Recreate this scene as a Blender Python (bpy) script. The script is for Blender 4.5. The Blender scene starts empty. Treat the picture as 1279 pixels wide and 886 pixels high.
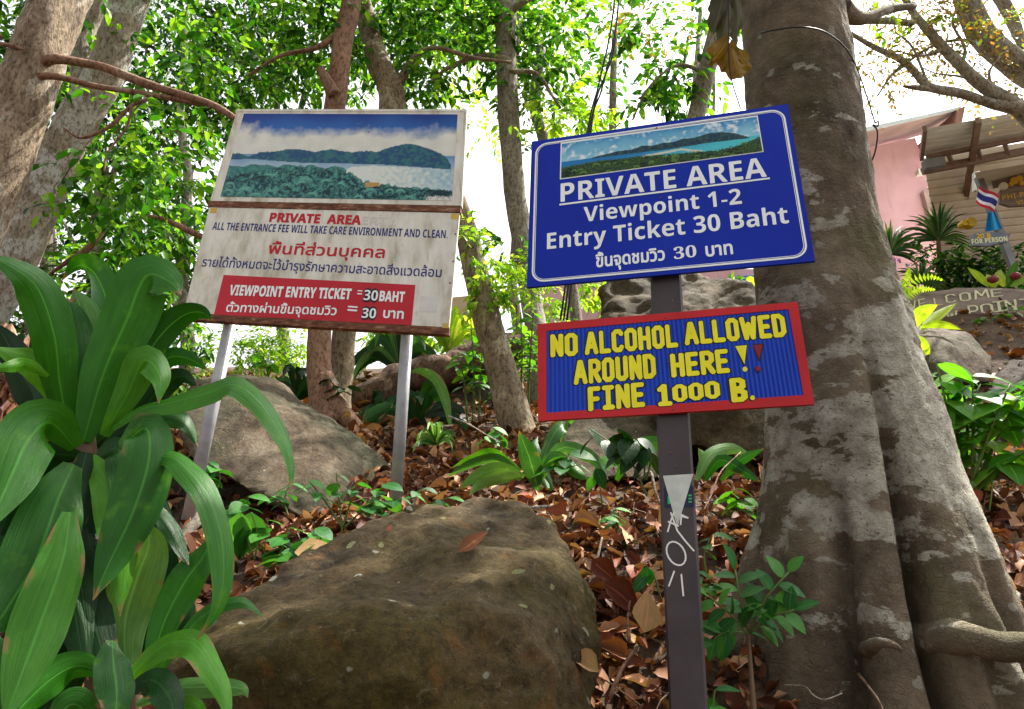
import bpy, bmesh, math, random
import numpy as np
from mathutils import Vector, Matrix, noise as mnoise
random.seed(7); rng = np.random.default_rng(7)
R = math.radians
S = bpy.context.scene
COL = S.collection

# ------------------------------------------------------------ camera, sky, sun
F, PITCH, CAM = 920.0, R(15.5), Vector((0, 0, 1.5))
cd = bpy.data.cameras.new('camera'); cam = bpy.data.objects.new('camera', cd); COL.objects.link(cam)
cd.sensor_width = 36; cd.lens = 36 * F / 1279; cd.clip_end = 2000; cd.clip_start = .05
cam.location = CAM; cam.rotation_euler = (R(90) + PITCH, 0, 0); S.camera = cam
S.view_settings.view_transform = 'Standard'; S.view_settings.look = 'None'
S.view_settings.exposure = 1.45; S.view_settings.gamma = 1
SUN_EL, SUN_AZ = R(56), R(52)          # azimuth clockwise from +Y (towards +X)
w = bpy.data.worlds.new('World'); S.world = w; w.use_nodes = True
nt = w.node_tree; bg = nt.nodes['Background']; sky = nt.nodes.new('ShaderNodeTexSky')
sky.sky_type = 'NISHITA'; sky.sun_disc = False; sky.sun_elevation = SUN_EL; sky.sun_rotation = SUN_AZ
sky.air_density = 1.0; sky.dust_density = 6.0; sky.ozone_density = .6
hs = nt.nodes.new('ShaderNodeHueSaturation'); hs.inputs['Saturation'].default_value = .12
nt.links.new(sky.outputs[0], hs.inputs['Color']); nt.links.new(hs.outputs[0], bg.inputs[0]); bg.inputs[1].default_value = .15
sd = bpy.data.lights.new('sun', 'SUN'); sd.energy = 4.6; sd.angle = R(.6); sd.color = (1, .94, .84)
sun = bpy.data.objects.new('sun', sd); COL.objects.link(sun)
sv = Vector((math.sin(SUN_AZ) * math.cos(SUN_EL), math.cos(SUN_AZ) * math.cos(SUN_EL), math.sin(SUN_EL)))
sun.rotation_euler = sv.to_track_quat('Z', 'Y').to_euler(); sun.location = (5, 5, 12)
S.cycles.max_bounces = 6; S.cycles.diffuse_bounces = 3; S.cycles.transmission_bounces = 4; S.cycles.transparent_max_bounces = 4

# ------------------------------------------------------------ projection helpers
def ray(px, py):
    a = (px - 639.5) / F; b = (443 - py) / F
    return Vector((a, math.cos(PITCH) - b * math.sin(PITCH), math.sin(PITCH) + b * math.cos(PITCH)))
def at(px, py, Y):
    d = ray(px, py); return CAM + d * (Y / d.y)
def proj(P):
    v = P - CAM
    zc = v.y * math.cos(PITCH) + v.z * math.sin(PITCH); yc = -v.y * math.sin(PITCH) + v.z * math.cos(PITCH)
    return 639.5 + F * v.x / zc, 443 - F * yc / zc
def srgb(r, g, b):
    f = lambda c: (c / 255 / 12.92) if c / 255 <= .04045 else ((c / 255 + .055) / 1.055) ** 2.4
    return (f(r), f(g), f(b), 1)
def lerp_tab(tab, x):
    xs = [t[0] for t in tab]; return [float(np.interp(x, xs, [t[k] for t in tab])) for k in range(1, len(tab[0]))]
def sm(a, b, x):
    t = min(1, max(0, (x - a) / (b - a))); return t * t * (3 - 2 * t)

# ------------------------------------------------------------ materials
def N(nt, typ, **kw):
    n = nt.nodes.new('ShaderNode' + typ)
    for k, v in kw.items():
        if k.startswith('i_'):
            n.inputs[k[2:].replace('_', ' ')].default_value = v
        else: setattr(n, k, v)
    return n
def ramp(nt, fac, stops, interp='LINEAR'):
    r = N(nt, 'ValToRGB'); e = r.color_ramp; e.interpolation = interp
    while len(e.elements) < len(stops): e.elements.new(.5)
    for el, (p, c) in zip(e.elements, stops): el.position = p; el.color = c
    nt.links.new(fac, r.inputs[0]); return r.outputs[0]
def mixc(nt, fac, a, b, mode='MIX'):
    m = N(nt, 'Mix', data_type='RGBA', blend_type=mode)
    for sock, v in ((m.inputs[0], fac), (m.inputs[6], a), (m.inputs[7], b)):
        if isinstance(v, bpy.types.NodeSocket): nt.links.new(v, sock)
        else: sock.default_value = v
    return m.outputs[2]
def noise_n(nt, scale, detail=5, rough=.6, stretch=None, dist=0, vec=None):
    n = N(nt, 'TexNoise', i_Scale=scale, i_Detail=detail, i_Roughness=rough, i_Distortion=dist)
    if vec is None: vec = N(nt, 'NewGeometry').outputs['Position']
    if stretch:
        mp = N(nt, 'Mapping'); mp.inputs['Scale'].default_value = stretch; nt.links.new(vec, mp.inputs['Vector']); vec = mp.outputs[0]
    nt.links.new(vec, n.inputs['Vector']); return n.outputs['Fac']
def new_mat(name):
    m = bpy.data.materials.new(name); m.use_nodes = True; nt = m.node_tree
    return m, nt, nt.nodes['Principled BSDF']
def bump(nt, p, h, strength=.5, dist=.01):
    b = N(nt, 'Bump', i_Strength=strength, i_Distance=dist); nt.links.new(h, b.inputs['Height'])
    nt.links.new(b.outputs[0], p.inputs['Normal']); return b
def surf(name, stops, scale=8, rough=.8, bs=.4, bd=.01, bscale=40, stretch=None, over=None, metal=0, spec=.25, bstretch=None):
    """noise-coloured surface; over=(stops2, scale2, lo, hi, color) patch layers"""
    m, nt, p = new_mat(name)
    c = ramp(nt, noise_n(nt, scale, stretch=stretch), stops)
    for (sc, lo, hi, col, st) in (over or []):
        f = ramp(nt, noise_n(nt, sc, 6, .65, stretch=st, dist=.4), [(lo, (0, 0, 0, 1)), (hi, (1, 1, 1, 1))])
        c = mixc(nt, f, c, col)
    nt.links.new(c, p.inputs['Base Color'])
    p.inputs['Roughness'].default_value = rough; p.inputs['Metallic'].default_value = metal
    p.inputs['Specular IOR Level'].default_value = spec
    if bs: bump(nt, p, noise_n(nt, bscale, 6, .65, stretch=bstretch), bs, bd)
    return m
K_ = (0, 0, 0, 1)
def leaf_mat(name, a, b, c, trans=.35, rough=.45, uv=False, spec=.2):
    m, nt, p = new_mat(name)
    g = N(nt, 'NewGeometry'); oi = N(nt, 'ObjectInfo')
    ad = N(nt, 'Math', operation='ADD'); nt.links.new(g.outputs['Random Per Island'], ad.inputs[0]); nt.links.new(oi.outputs['Random'], ad.inputs[1])
    fr = N(nt, 'Math', operation='FRACT'); nt.links.new(ad.outputs[0], fr.inputs[0])
    col = ramp(nt, fr.outputs[0], [(0, a), (.55, b), (1, c)])
    if uv:
        tc = N(nt, 'TexCoord').outputs['UV']
        st = noise_n(nt, 1, 6, .75, stretch=(17, .5, 1), vec=tc, dist=.3)
        col = mixc(nt, ramp(nt, st, [(.35, (0, 0, 0, 1)), (.7, (1, 1, 1, 1))]), mixc(nt, 1, col, (.66, .72, .62, 1), 'MULTIPLY'), col)
        col = mixc(nt, ramp(nt, noise_n(nt, 1, 5, .7, stretch=(3, 2.2, 1), vec=tc, dist=.6), [(.35, (.7, .7, .7, 1)), (.6, K_)]), col, mixc(nt, 1, col, (.62, .75, .5, 1), 'MULTIPLY'))
        sx = N(nt, 'SeparateXYZ'); nt.links.new(tc, sx.inputs[0])
        s1 = N(nt, 'Math', operation='SUBTRACT'); nt.links.new(sx.outputs[0], s1.inputs[0]); s1.inputs[1].default_value = .5
        ab = N(nt, 'Math', operation='ABSOLUTE'); nt.links.new(s1.outputs[0], ab.inputs[0])
        rb = ramp(nt, ab.outputs[0], [(0, (1, 1, 1, 1)), (.035, (0, 0, 0, 1))])
        light = tuple(min(1, x * 1.9 + .02) for x in b[:3]) + (1,)
        half = N(nt, 'Math', operation='MULTIPLY'); nt.links.new(rb, half.inputs[0]); half.inputs[1].default_value = .6
        col = mixc(nt, half.outputs[0], col, light)
        va = N(nt, 'VertexColor'); va.layer_name = 'col'; col = mixc(nt, ramp(nt, va.outputs[0], [(.1, K_), (.6, (.85, .85, .85, 1))]), col, (.22, .13, .05, 1))
        bump(nt, p, st, .4, .006)
    pt = noise_n(nt, 14, 3, .5)
    col = mixc(nt, ramp(nt, pt, [(.62, (0, 0, 0, 1)), (.8, (.5, .5, .5, 1))]), col, (c[0] * 1.3, c[1] * 1.1, c[2], 1))
    nt.links.new(col, p.inputs['Base Color']); p.inputs['Roughness'].default_value = rough
    p.inputs['Specular IOR Level'].default_value = spec
    tr = N(nt, 'BsdfTranslucent'); mx = N(nt, 'MixShader'); mx.inputs[0].default_value = trans
    tcx = mixc(nt, 1, col, (1.5, 1.35, .55, 1), 'MULTIPLY')
    nt.links.new(tcx, tr.inputs[0]); nt.links.new(p.outputs[0], mx.inputs[1]); nt.links.new(tr.outputs[0], mx.inputs[2])
    nt.links.new(mx.outputs[0], nt.nodes['Material Output'].inputs[0]); return m
def plain(name, col, rough=.5, metal=0, spec=.22, var=.12, vs=6):
    lo = tuple(x * (1 - var) for x in col[:3]) + (1,); hi = tuple(min(1, x * (1 + var)) for x in col[:3]) + (1,)
    return surf(name, [(.3, lo), (.7, hi)], vs, rough, .08, .002, 90, metal=metal, spec=spec)

K = (0, 0, 0, 1); W1 = (1, 1, 1, 1)
M = {}
M['soil'] = surf('soil', [(.3, (.035, .022, .014, 1)), (.7, (.10, .06, .035, 1))], 6, .95, .8, .03, 18)
def boulder_mat(name, cols, moss, orange, lich=.08, spots=True):
    m, nt, p = new_mat(name)
    c = ramp(nt, noise_n(nt, 3.2, 8, .62, dist=.5), cols)
    c = mixc(nt, ramp(nt, noise_n(nt, 1.7, 5, .6), [(.45, K), (.62, W1)]), c, moss)
    c = mixc(nt, ramp(nt, noise_n(nt, 5, 6, .7, dist=1.0), [(.56, K), (.72, (.8, .8, .8, 1))]), c, orange)
    c = mixc(nt, ramp(nt, noise_n(nt, 30, 6, .75), [(.38, W1), (.55, K)]), c, mixc(nt, 1, c, (.5, .5, .5, 1), 'MULTIPLY'))
    c = mixc(nt, ramp(nt, noise_n(nt, 11, 8, .8, dist=2), [(.60, K), (.66, (.5, .5, .5, 1))]), c, (.26, .25, .21, 1))
    c = mixc(nt, .8, c, ramp(nt, noise_n(nt, 130, 4, .8), [(.3, (.45, .45, .45, 1)), (.7, (1.0, 1.0, 1.0, 1))]), 'MULTIPLY')
    c = mixc(nt, ramp(nt, noise_n(nt, 24, 12, .8, dist=.3), [(.585, K), (.61, (.45, .45, .45, 1))]), c, (.28, .23, .15, 1))
    c = mixc(nt, ramp(nt, noise_n(nt, 17, 12, .85, dist=.5), [(.36, (.75, .75, .75, 1)), (.40, K)]), c, (.02, .015, .01, 1))
    if spots:
        v = N(nt, 'TexVoronoi', i_Scale=10.0, i_Randomness=1.0)
        nz = N(nt, 'TexNoise', i_Scale=9.0); geo = N(nt, 'NewGeometry').outputs['Position']
        nt.links.new(geo, nz.inputs['Vector'])
        vm = N(nt, 'VectorMath', operation='MULTIPLY_ADD'); nt.links.new(nz.outputs['Color'], vm.inputs[0]); vm.inputs[1].default_value = (.085, .085, .085); nt.links.new(geo, vm.inputs[2])
        nt.links.new(vm.outputs[0], v.inputs['Vector'])
        f1 = ramp(nt, v.outputs['Distance'], [(lich, W1), (lich + .03, K)])
        sp = N(nt, 'SeparateColor'); nt.links.new(v.outputs['Color'], sp.inputs[0])
        f2 = ramp(nt, sp.outputs[0], [(.55, K), (.56, W1)])
        ml = N(nt, 'Math', operation='MULTIPLY'); nt.links.new(f1, ml.inputs[0]); nt.links.new(f2, ml.inputs[1])
        lc = ramp(nt, sp.outputs[1], [(.3, (.22, .22, .09, 1)), (.7, (.36, .36, .30, 1))])
        c = mixc(nt, ml.outputs[0], c, lc)
    nt.links.new(c, p.inputs['Base Color']); p.inputs['Roughness'].default_value = .8; p.inputs['Specular IOR Level'].default_value = .2
    h1 = noise_n(nt, 11, 10, .78, dist=.5); h2 = noise_n(nt, 90, 6, .8)
    ad = N(nt, 'Math', operation='MULTIPLY_ADD'); nt.links.new(h2, ad.inputs[0]); ad.inputs[1].default_value = .25; nt.links.new(h1, ad.inputs[2])
    bump(nt, p, ad.outputs[0], 1.0, .045); return m
M['boulder'] = boulder_mat('mossy_brown_rock', [(.3, (.042, .027, .011, 1)), (.5, (.125, .082, .03, 1)), (.75, (.23, .165, .075, 1))], (.125, .088, .018, 1), (.26, .10, .014, 1), .14)
M['rock_grey'] = boulder_mat('pale_grey_brown_rock', [(.3, (.085, .055, .034, 1)), (.5, (.19, .135, .085, 1)), (.75, (.34, .28, .2, 1))], (.10, .095, .05, 1), (.16, .085, .04, 1), .06)
M['rock_dark'] = boulder_mat('dark_brown_rock', [(.3, (.035, .024, .018, 1)), (.7, (.12, .08, .055, 1))], (.07, .055, .03, 1), (.12, .05, .025, 1), .03, False)
M['rock_back'] = boulder_mat('tan_rock', [(.3, (.055, .038, .02, 1)), (.5, (.13, .095, .05, 1)), (.75, (.27, .215, .13, 1))], (.08, .062, .03, 1), (.2, .12, .05, 1), .06)
M['litter'] = leaf_mat('dry_leaf', srgb(44, 26, 19), srgb(112, 66, 44), srgb(190, 148, 112), .1, .6, spec=.15)
M['litter2'] = leaf_mat('dry_leaf_tan', srgb(96, 50, 32), srgb(150, 90, 56), srgb(200, 156, 114), .12, .55, uv=True, spec=.15)
M['leaf_red'] = leaf_mat('dry_leaf_red', srgb(84, 36, 22), srgb(138, 62, 36), srgb(176, 92, 54), .15, .55, uv=True, spec=.2)
M['dead_olive'] = leaf_mat('dead_leaf_olive', srgb(52, 50, 36), srgb(80, 76, 56), srgb(104, 96, 70), .2, .6, uv=True, spec=.15)
M['dead_ochre'] = leaf_mat('dead_leaf_ochre', srgb(100, 74, 26), srgb(138, 104, 40), srgb(160, 126, 56), .35, .6, uv=True, spec=.15)
M['leaf_mid'] = leaf_mat('leaf_mid_green', srgb(24, 62, 14), srgb(54, 114, 26), srgb(124, 174, 48), .45)
M['leaf_dark'] = leaf_mat('leaf_dark_green', srgb(14, 44, 16), srgb(32, 78, 22), srgb(84, 134, 40), .35)
M['leaf_bright'] = leaf_mat('leaf_bright_green', srgb(84, 138, 30), srgb(128, 176, 44), srgb(178, 206, 76), .5)
M['leaf_brown'] = leaf_mat('leaf_autumn', srgb(90, 110, 44), srgb(128, 112, 60), srgb(160, 118, 70), .4)
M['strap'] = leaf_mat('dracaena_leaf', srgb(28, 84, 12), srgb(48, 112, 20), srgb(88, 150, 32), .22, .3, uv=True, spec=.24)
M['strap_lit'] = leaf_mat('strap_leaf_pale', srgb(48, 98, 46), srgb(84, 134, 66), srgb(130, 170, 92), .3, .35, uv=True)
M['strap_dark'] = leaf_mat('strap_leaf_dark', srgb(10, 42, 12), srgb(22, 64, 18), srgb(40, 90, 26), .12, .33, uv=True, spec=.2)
M['spiky'] = leaf_mat('spiky_leaf', srgb(30, 62, 30), srgb(58, 96, 48), srgb(110, 146, 84), .25, .4, uv=True)
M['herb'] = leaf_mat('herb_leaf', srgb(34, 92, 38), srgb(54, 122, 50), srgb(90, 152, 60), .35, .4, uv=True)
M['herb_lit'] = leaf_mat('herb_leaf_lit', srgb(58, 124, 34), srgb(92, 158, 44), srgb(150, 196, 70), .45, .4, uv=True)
M['fern'] = leaf_mat('fern_leaf', srgb(130, 170, 36), srgb(168, 200, 52), srgb(200, 220, 90), .5, .4, uv=True)
M['stem_green'] = plain('green_stem', (.10, .16, .04, 1), .6)
M['stem_brown'] = plain('brown_stem', (.13, .085, .05, 1), .8)
def bark(name, cols, patch, patch_lo=.55, sc=5, spots=None, band=None, crack=.6):
    m, nt, p = new_mat(name)
    c = ramp(nt, noise_n(nt, sc, 8, .65, stretch=(1, 1, .45), dist=.4), cols)
    c = mixc(nt, ramp(nt, noise_n(nt, 2.6, 5, .6, dist=.5), [(patch_lo, K), (patch_lo + .06, (.8, .8, .8, 1))]), c, patch)
    c = mixc(nt, ramp(nt, noise_n(nt, 38, 6, .8, stretch=(1, 1, .5)), [(.42, W1), (.52, K)]), c, mixc(nt, 1, c, (.4, .35, .3, 1), 'MULTIPLY'))
    if spots:
        v = N(nt, 'TexVoronoi', i_Scale=16.0); nt.links.new(N(nt, 'NewGeometry').outputs['Position'], v.inputs['Vector'])
        f = ramp(nt, v.outputs['Distance'], [(.16, (.55, .55, .55, 1)), (.2, K)]); c = mixc(nt, f, c, spots)
    nt.links.new(c, p.inputs['Base Color']); p.inputs['Roughness'].default_value = .85; p.inputs['Specular IOR Level'].default_value = .3
    h1 = noise_n(nt, 14, 8, .7, stretch=(1.6, 1.6, .35), dist=.8); h2 = noise_n(nt, 55, 5, .7)
    ad = N(nt, 'Math', operation='MULTIPLY_ADD'); nt.links.new(h2, ad.inputs[0]); ad.inputs[1].default_value = .35; nt.links.new(h1, ad.inputs[2])
    bump(nt, p, ad.outputs[0], crack, .035); return m
M['bark_tan'] = bark('tan_bark', [(.35, (.16, .11, .07, 1)), (.65, (.44, .34, .235, 1))], (.55, .5, .42, 1), .54, 9, crack=1)
M['bark_pale'] = bark('pale_grey_bark', [(.3, (.17, .14, .10, 1)), (.7, (.42, .36, .28, 1))], (.5, .5, .46, 1), .5)
M['bark_red'] = bark('red_brown_bark', [(.3, (.16, .08, .05, 1)), (.7, (.34, .20, .13, 1))], (.34, .24, .17, 1), .62)
M['bark_mott'] = bark('mottled_bark', [(.35, (.12, .09, .06, 1)), (.6, (.30, .23, .14, 1))], (.42, .36, .24, 1), .55)
M['bark_grey'] = bark('grey_bark', [(.3, (.17, .145, .11, 1)), (.7, (.38, .34, .27, 1))], (.4, .38, .33, 1), .55)
M['rotten'] = bark('rotten_wood', [(.3, (.05, .028, .018, 1)), (.7, (.26, .16, .10, 1))], (.33, .22, .14, 1), .6, crack=1)
def big_bark():
    m, nt, p = new_mat('big_tree_bark')
    pos = N(nt, 'NewGeometry').outputs['Position']; sx = N(nt, 'SeparateXYZ'); nt.links.new(pos, sx.inputs[0])
    c = ramp(nt, noise_n(nt, 4, 8, .65, dist=.4), [(.3, (.06, .042, .027, 1)), (.5, (.165, .125, .082, 1)), (.75, (.31, .25, .17, 1))])
    c = mixc(nt, ramp(nt, noise_n(nt, 2.2, 5, .6), [(.5, K), (.68, (.7, .7, .7, 1))]), c, (.115, .11, .045, 1))
    # fine pale speckles
    v = N(nt, 'TexVoronoi', i_Scale=42.0); nt.links.new(pos, v.inputs['Vector'])
    f = ramp(nt, v.outputs['Distance'], [(.1, (.5, .5, .5, 1)), (.22, K)]); c = mixc(nt, f, c, (.26, .23, .18, 1))
    v = N(nt, 'TexVoronoi', i_Scale=11.0); nz = N(nt, 'TexNoise', i_Scale=14.0); nt.links.new(pos, nz.inputs['Vector'])
    vm = N(nt, 'VectorMath', operation='MULTIPLY_ADD'); nt.links.new(nz.outputs['Color'], vm.inputs[0]); vm.inputs[1].default_value = (.08, .08, .08); nt.links.new(pos, vm.inputs[2]); nt.links.new(vm.outputs[0], v.inputs['Vector'])
    sp = N(nt, 'SeparateColor'); nt.links.new(v.outputs['Color'], sp.inputs[0])
    ml = N(nt, 'Math', operation='MULTIPLY'); nt.links.new(ramp(nt, v.outputs['Distance'], [(.2, (.7, .7, .7, 1)), (.24, K)]), ml.inputs[0]); nt.links.new(ramp(nt, sp.outputs[0], [(.6, K), (.61, W1)]), ml.inputs[1])
    c = mixc(nt, ml.outputs[0], c, (.33, .33, .27, 1))
    # lichen field between 1.3 and 2.7 m, in wide bands round the trunk
    zb = N(nt, 'MapRange', interpolation_type='SMOOTHSTEP'); nt.links.new(sx.outputs[2], zb.inputs[0]); zb.inputs[1].default_value = 1.35; zb.inputs[2].default_value = 1.75
    zt = N(nt, 'MapRange', interpolation_type='SMOOTHSTEP'); nt.links.new(sx.outputs[2], zt.inputs[0]); zt.inputs[1].default_value = 2.75; zt.inputs[2].default_value = 2.3
    zz = N(nt, 'Math', operation='MULTIPLY'); nt.links.new(zb.outputs[0], zz.inputs[0]); nt.links.new(zt.outputs[0], zz.inputs[1])
    xr = N(nt, 'MapRange'); nt.links.new(sx.outputs[0], xr.inputs[0]); xr.inputs[1].default_value = 1.25; xr.inputs[2].default_value = 1.6; xr.inputs[3].default_value = .45
    zx = N(nt, 'Math', operation='MULTIPLY'); nt.links.new(zz.outputs[0], zx.inputs[0]); nt.links.new(xr.outputs[0], zx.inputs[1])
    nb = noise_n(nt, 2.9, 8, .6, stretch=(1, 1, 2.3), dist=.15)
    ad = N(nt, 'Math', operation='MULTIPLY_ADD'); nt.links.new(zx.outputs[0], ad.inputs[0]); ad.inputs[1].default_value = .215; nt.links.new(nb, ad.inputs[2])
    pm = ramp(nt, ad.outputs[0], [(.597, K), (.615, (.8, .8, .8, 1)), (.68, W1)])
    pc = ramp(nt, noise_n(nt, 12, 6, .7), [(.35, (.27, .24, .18, 1)), (.6, (.50, .48, .39, 1))])
    fl = ramp(nt, noise_n(nt, 60, 4, .7), [(.34, K), (.42, W1)])
    mm = N(nt, 'Math', operation='MULTIPLY'); nt.links.new(pm, mm.inputs[0]); nt.links.new(fl, mm.inputs[1])
    c = mixc(nt, mm.outputs[0], c, pc)
    nt.links.new(c, p.inputs['Base Color']); p.inputs['Roughness'].default_value = .88; p.inputs['Specular IOR Level'].default_value = .25
    h1 = noise_n(nt, 9, 9, .72, stretch=(1, 1, 1.6), dist=.6); h2 = noise_n(nt, 70, 5, .75)
    a2 = N(nt, 'Math', operation='MULTIPLY_ADD'); nt.links.new(h2, a2.inputs[0]); a2.inputs[1].default_value = .3; nt.links.new(h1, a2.inputs[2])
    vc = N(nt, 'TexVoronoi', i_Scale=34.0, feature='DISTANCE_TO_EDGE'); nt.links.new(pos, vc.inputs['Vector']); cr = ramp(nt, vc.outputs['Distance'], [(0, K), (.08, W1)])
    a3 = N(nt, 'Math', operation='MULTIPLY_ADD'); nt.links.new(cr, a3.inputs[0]); a3.inputs[1].default_value = .10; nt.links.new(a2.outputs[0], a3.inputs[2]); a2 = a3
    bump(nt, p, a2.outputs[0], 1.0, .045); return m
M['big_bark'] = big_bark()
M['sign_blue'] = surf('blue_sign_vinyl', [(.3, srgb(0, 32, 146)), (.7, srgb(0, 38, 158))], 4, .3, .06, .002, 60, spec=.16, over=[(3, .55, .8, srgb(14, 52, 160), (1, 1, .25)), (70, .74, .77, srgb(110, 130, 180), (1, 1, .25))])
M['sign_white'] = plain('white_vinyl', srgb(222, 228, 228), .4, var=.05)
M['sign_edge'] = plain('sheet_edge', srgb(20, 30, 110), .4)
M['post'] = surf('dark_brown_paint', [(.3, srgb(48, 41, 42)), (.7, srgb(66, 58, 59))], 5, .42, .15, .003, 60, over=[(16, .68, .72, srgb(112, 66, 44), None), (40, .68, .74, srgb(120, 112, 112), (1, 1, .3))])
M['red_paint'] = surf('red_frame_paint', [(.3, srgb(158, 12, 20)), (.7, srgb(186, 26, 32))], 4, .4, .2, .002, 60, over=[(5, .62, .8, srgb(190, 80, 84), (1, 1, .4))])
M['blue_board'] = surf('blue_fluted_board', [(.3, srgb(4, 38, 144)), (.7, srgb(12, 56, 168))], 4, .35, .1, .001, 60, spec=.12)
M['yellow'] = surf('yellow_paint', [(.3, srgb(212, 204, 24)), (.7, srgb(228, 222, 44))], 14, .5, .1, .001, 60)
M['black'] = plain('black_paint', (.012, .012, .018, 1), .5)
M['dark_red'] = plain('dark_red_paint', srgb(130, 22, 34), .5)
M['panel_white'] = surf('weathered_white_panel', [(.3, srgb(166, 158, 138)), (.5, srgb(204, 200, 188)), (.75, srgb(222, 220, 212))], 5, .6, .12, .002, 60, stretch=(2.4, 1, .8), over=[(9, .58, .75, srgb(158, 146, 118), (1.6, 1, .5)), (30, .68, .72, srgb(120, 100, 80), None)])
M['panel_rust'] = surf('rusty_frame', [(.35, srgb(74, 44, 32)), (.55, srgb(112, 70, 48)), (.75, srgb(168, 140, 116))], 18, .8, .4, .003, 80, stretch=(1, 1, 3))
M['alu'] = surf('galvanised_pipe', [(.3, (.24, .24, .25, 1)), (.7, (.36, .36, .37, 1))], 12, .5, .1, .001, 60, metal=.3, over=[(14, .62, .8, (.28, .25, .22, 1), (1, 1, .3))])
M['txt_red'] = plain('red_letters', srgb(172, 20, 34), .45)
M['txt_navy'] = plain('navy_letters', srgb(34, 44, 110), .45)
M['txt_grey'] = plain('faded_letters', srgb(196, 194, 188), .5)
M['box_red'] = surf('red_sticker', [(.3, srgb(168, 16, 32)), (.7, srgb(186, 26, 44))], 3, .35, .08, .001, 60)
M['tab_yellow'] = plain('yellow_tape', srgb(190, 160, 70), .6)
M['cable'] = plain('black_cable', (.02, .02, .022, 1), .5)
M['screw'] = plain('rusty_screw', (.10, .05, .03, 1), .6)
M['pink'] = surf('pink_render', [(.3, srgb(212, 166, 176)), (.7, srgb(226, 184, 192))], 1.5, .8, .1, .004, 40, over=[(2.5, .58, .8, srgb(196, 146, 152), (2.5, 2.5, .35)), (12, .7, .78, srgb(226, 200, 204), None)])
M['beige'] = surf('beige_render', [(.3, srgb(196, 166, 142)), (.7, srgb(214, 188, 164))], 1.5, .8, .1, .004, 40)
M['fascia'] = plain('pale_fascia', srgb(196, 206, 208), .5)
M['soffit'] = surf('brown_soffit', [(.3, srgb(160, 138, 134)), (.7, srgb(184, 162, 156))], 3, .8, .1, .004, 40)
M['roof_tile'] = surf('roof_sheet', [(.3, srgb(120, 84, 76)), (.7, srgb(150, 112, 100))], 4, .7, .1, .004, 40)
M['sheet'] = surf('ribbed_sheet', [(.3, srgb(206, 200, 184)), (.7, srgb(230, 226, 212))], 2, .6, .1, .002, 40, over=[(3, .6, .8, srgb(176, 156, 124), (.5, 2, 2))])
M['sheet_dark'] = surf('grey_ribbed_sheet', [(.3, srgb(196, 196, 186)), (.7, srgb(222, 222, 212))], 2, .55, .1, .002, 40)
M['steel'] = surf('brown_steel', [(.3, srgb(110, 88, 76)), (.7, srgb(138, 114, 98))], 6, .6, .1, .002, 40)
M['steel_grey'] = plain('grey_steel', srgb(120, 122, 124), .5)
M['board_wood'] = surf('dark_carved_wood', [(.3, srgb(104, 92, 86)), (.7, srgb(156, 142, 132))], 4, .8, .5, .01, 20, stretch=(1, 1, 4), bstretch=(1, 1, 5))
M['cream'] = plain('cream_paint', srgb(214, 214, 176), .6)
M['gold'] = plain('golden_paint', srgb(214, 176, 52), .45)
M['flag_red'] = plain('flag_red', srgb(190, 36, 56), .7); M['flag_white'] = plain('flag_white', srgb(230, 230, 235), .7); M['flag_blue'] = plain('flag_blue', srgb(40, 50, 130), .7)
M['cyan'] = plain('cyan_cloth', srgb(30, 140, 200), .7)
M['grey_wood'] = surf('grey_blue_board', [(.3, srgb(90, 100, 116)), (.7, srgb(130, 138, 150))], 8, .8, .2, .003, 30)
M['stone'] = surf('step_stone', [(.3, srgb(122, 108, 96)), (.7, srgb(170, 156, 140))], 5, .9, .5, .01, 30)
M['purple'] = plain('orchid_petal', srgb(176, 80, 170), .5)
M['maroon'] = plain('maroon_fruit', srgb(120, 50, 50), .4)
M['sticker_navy'] = plain('navy_sticker', srgb(26, 30, 58), .4)
M['sticker_green'] = plain('green_print', srgb(40, 170, 90), .4)
M['tri_white'] = surf('chalky_triangle', [(.35, srgb(166, 172, 164)), (.7, srgb(196, 202, 194))], 14, .6, .2, .002, 70, over=[(60, .68, .72, srgb(90, 80, 76), None)])
M['marker'] = plain('white_marker', srgb(216, 214, 206), .5)
M['lamp_white'] = plain('white_lamp_case', srgb(220, 220, 210), .5)
def vcol_mat(name):
    m, nt, p = new_mat(name); a = N(nt, 'VertexColor'); a.layer_name = 'col'
    c = a.outputs[0]
    nt.links.new(c, p.inputs['Base Color']); p.inputs['Roughness'].default_value = .4; p.inputs['Specular IOR Level'].default_value = .2; return m
M['print'] = vcol_mat('printed_picture')

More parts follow.
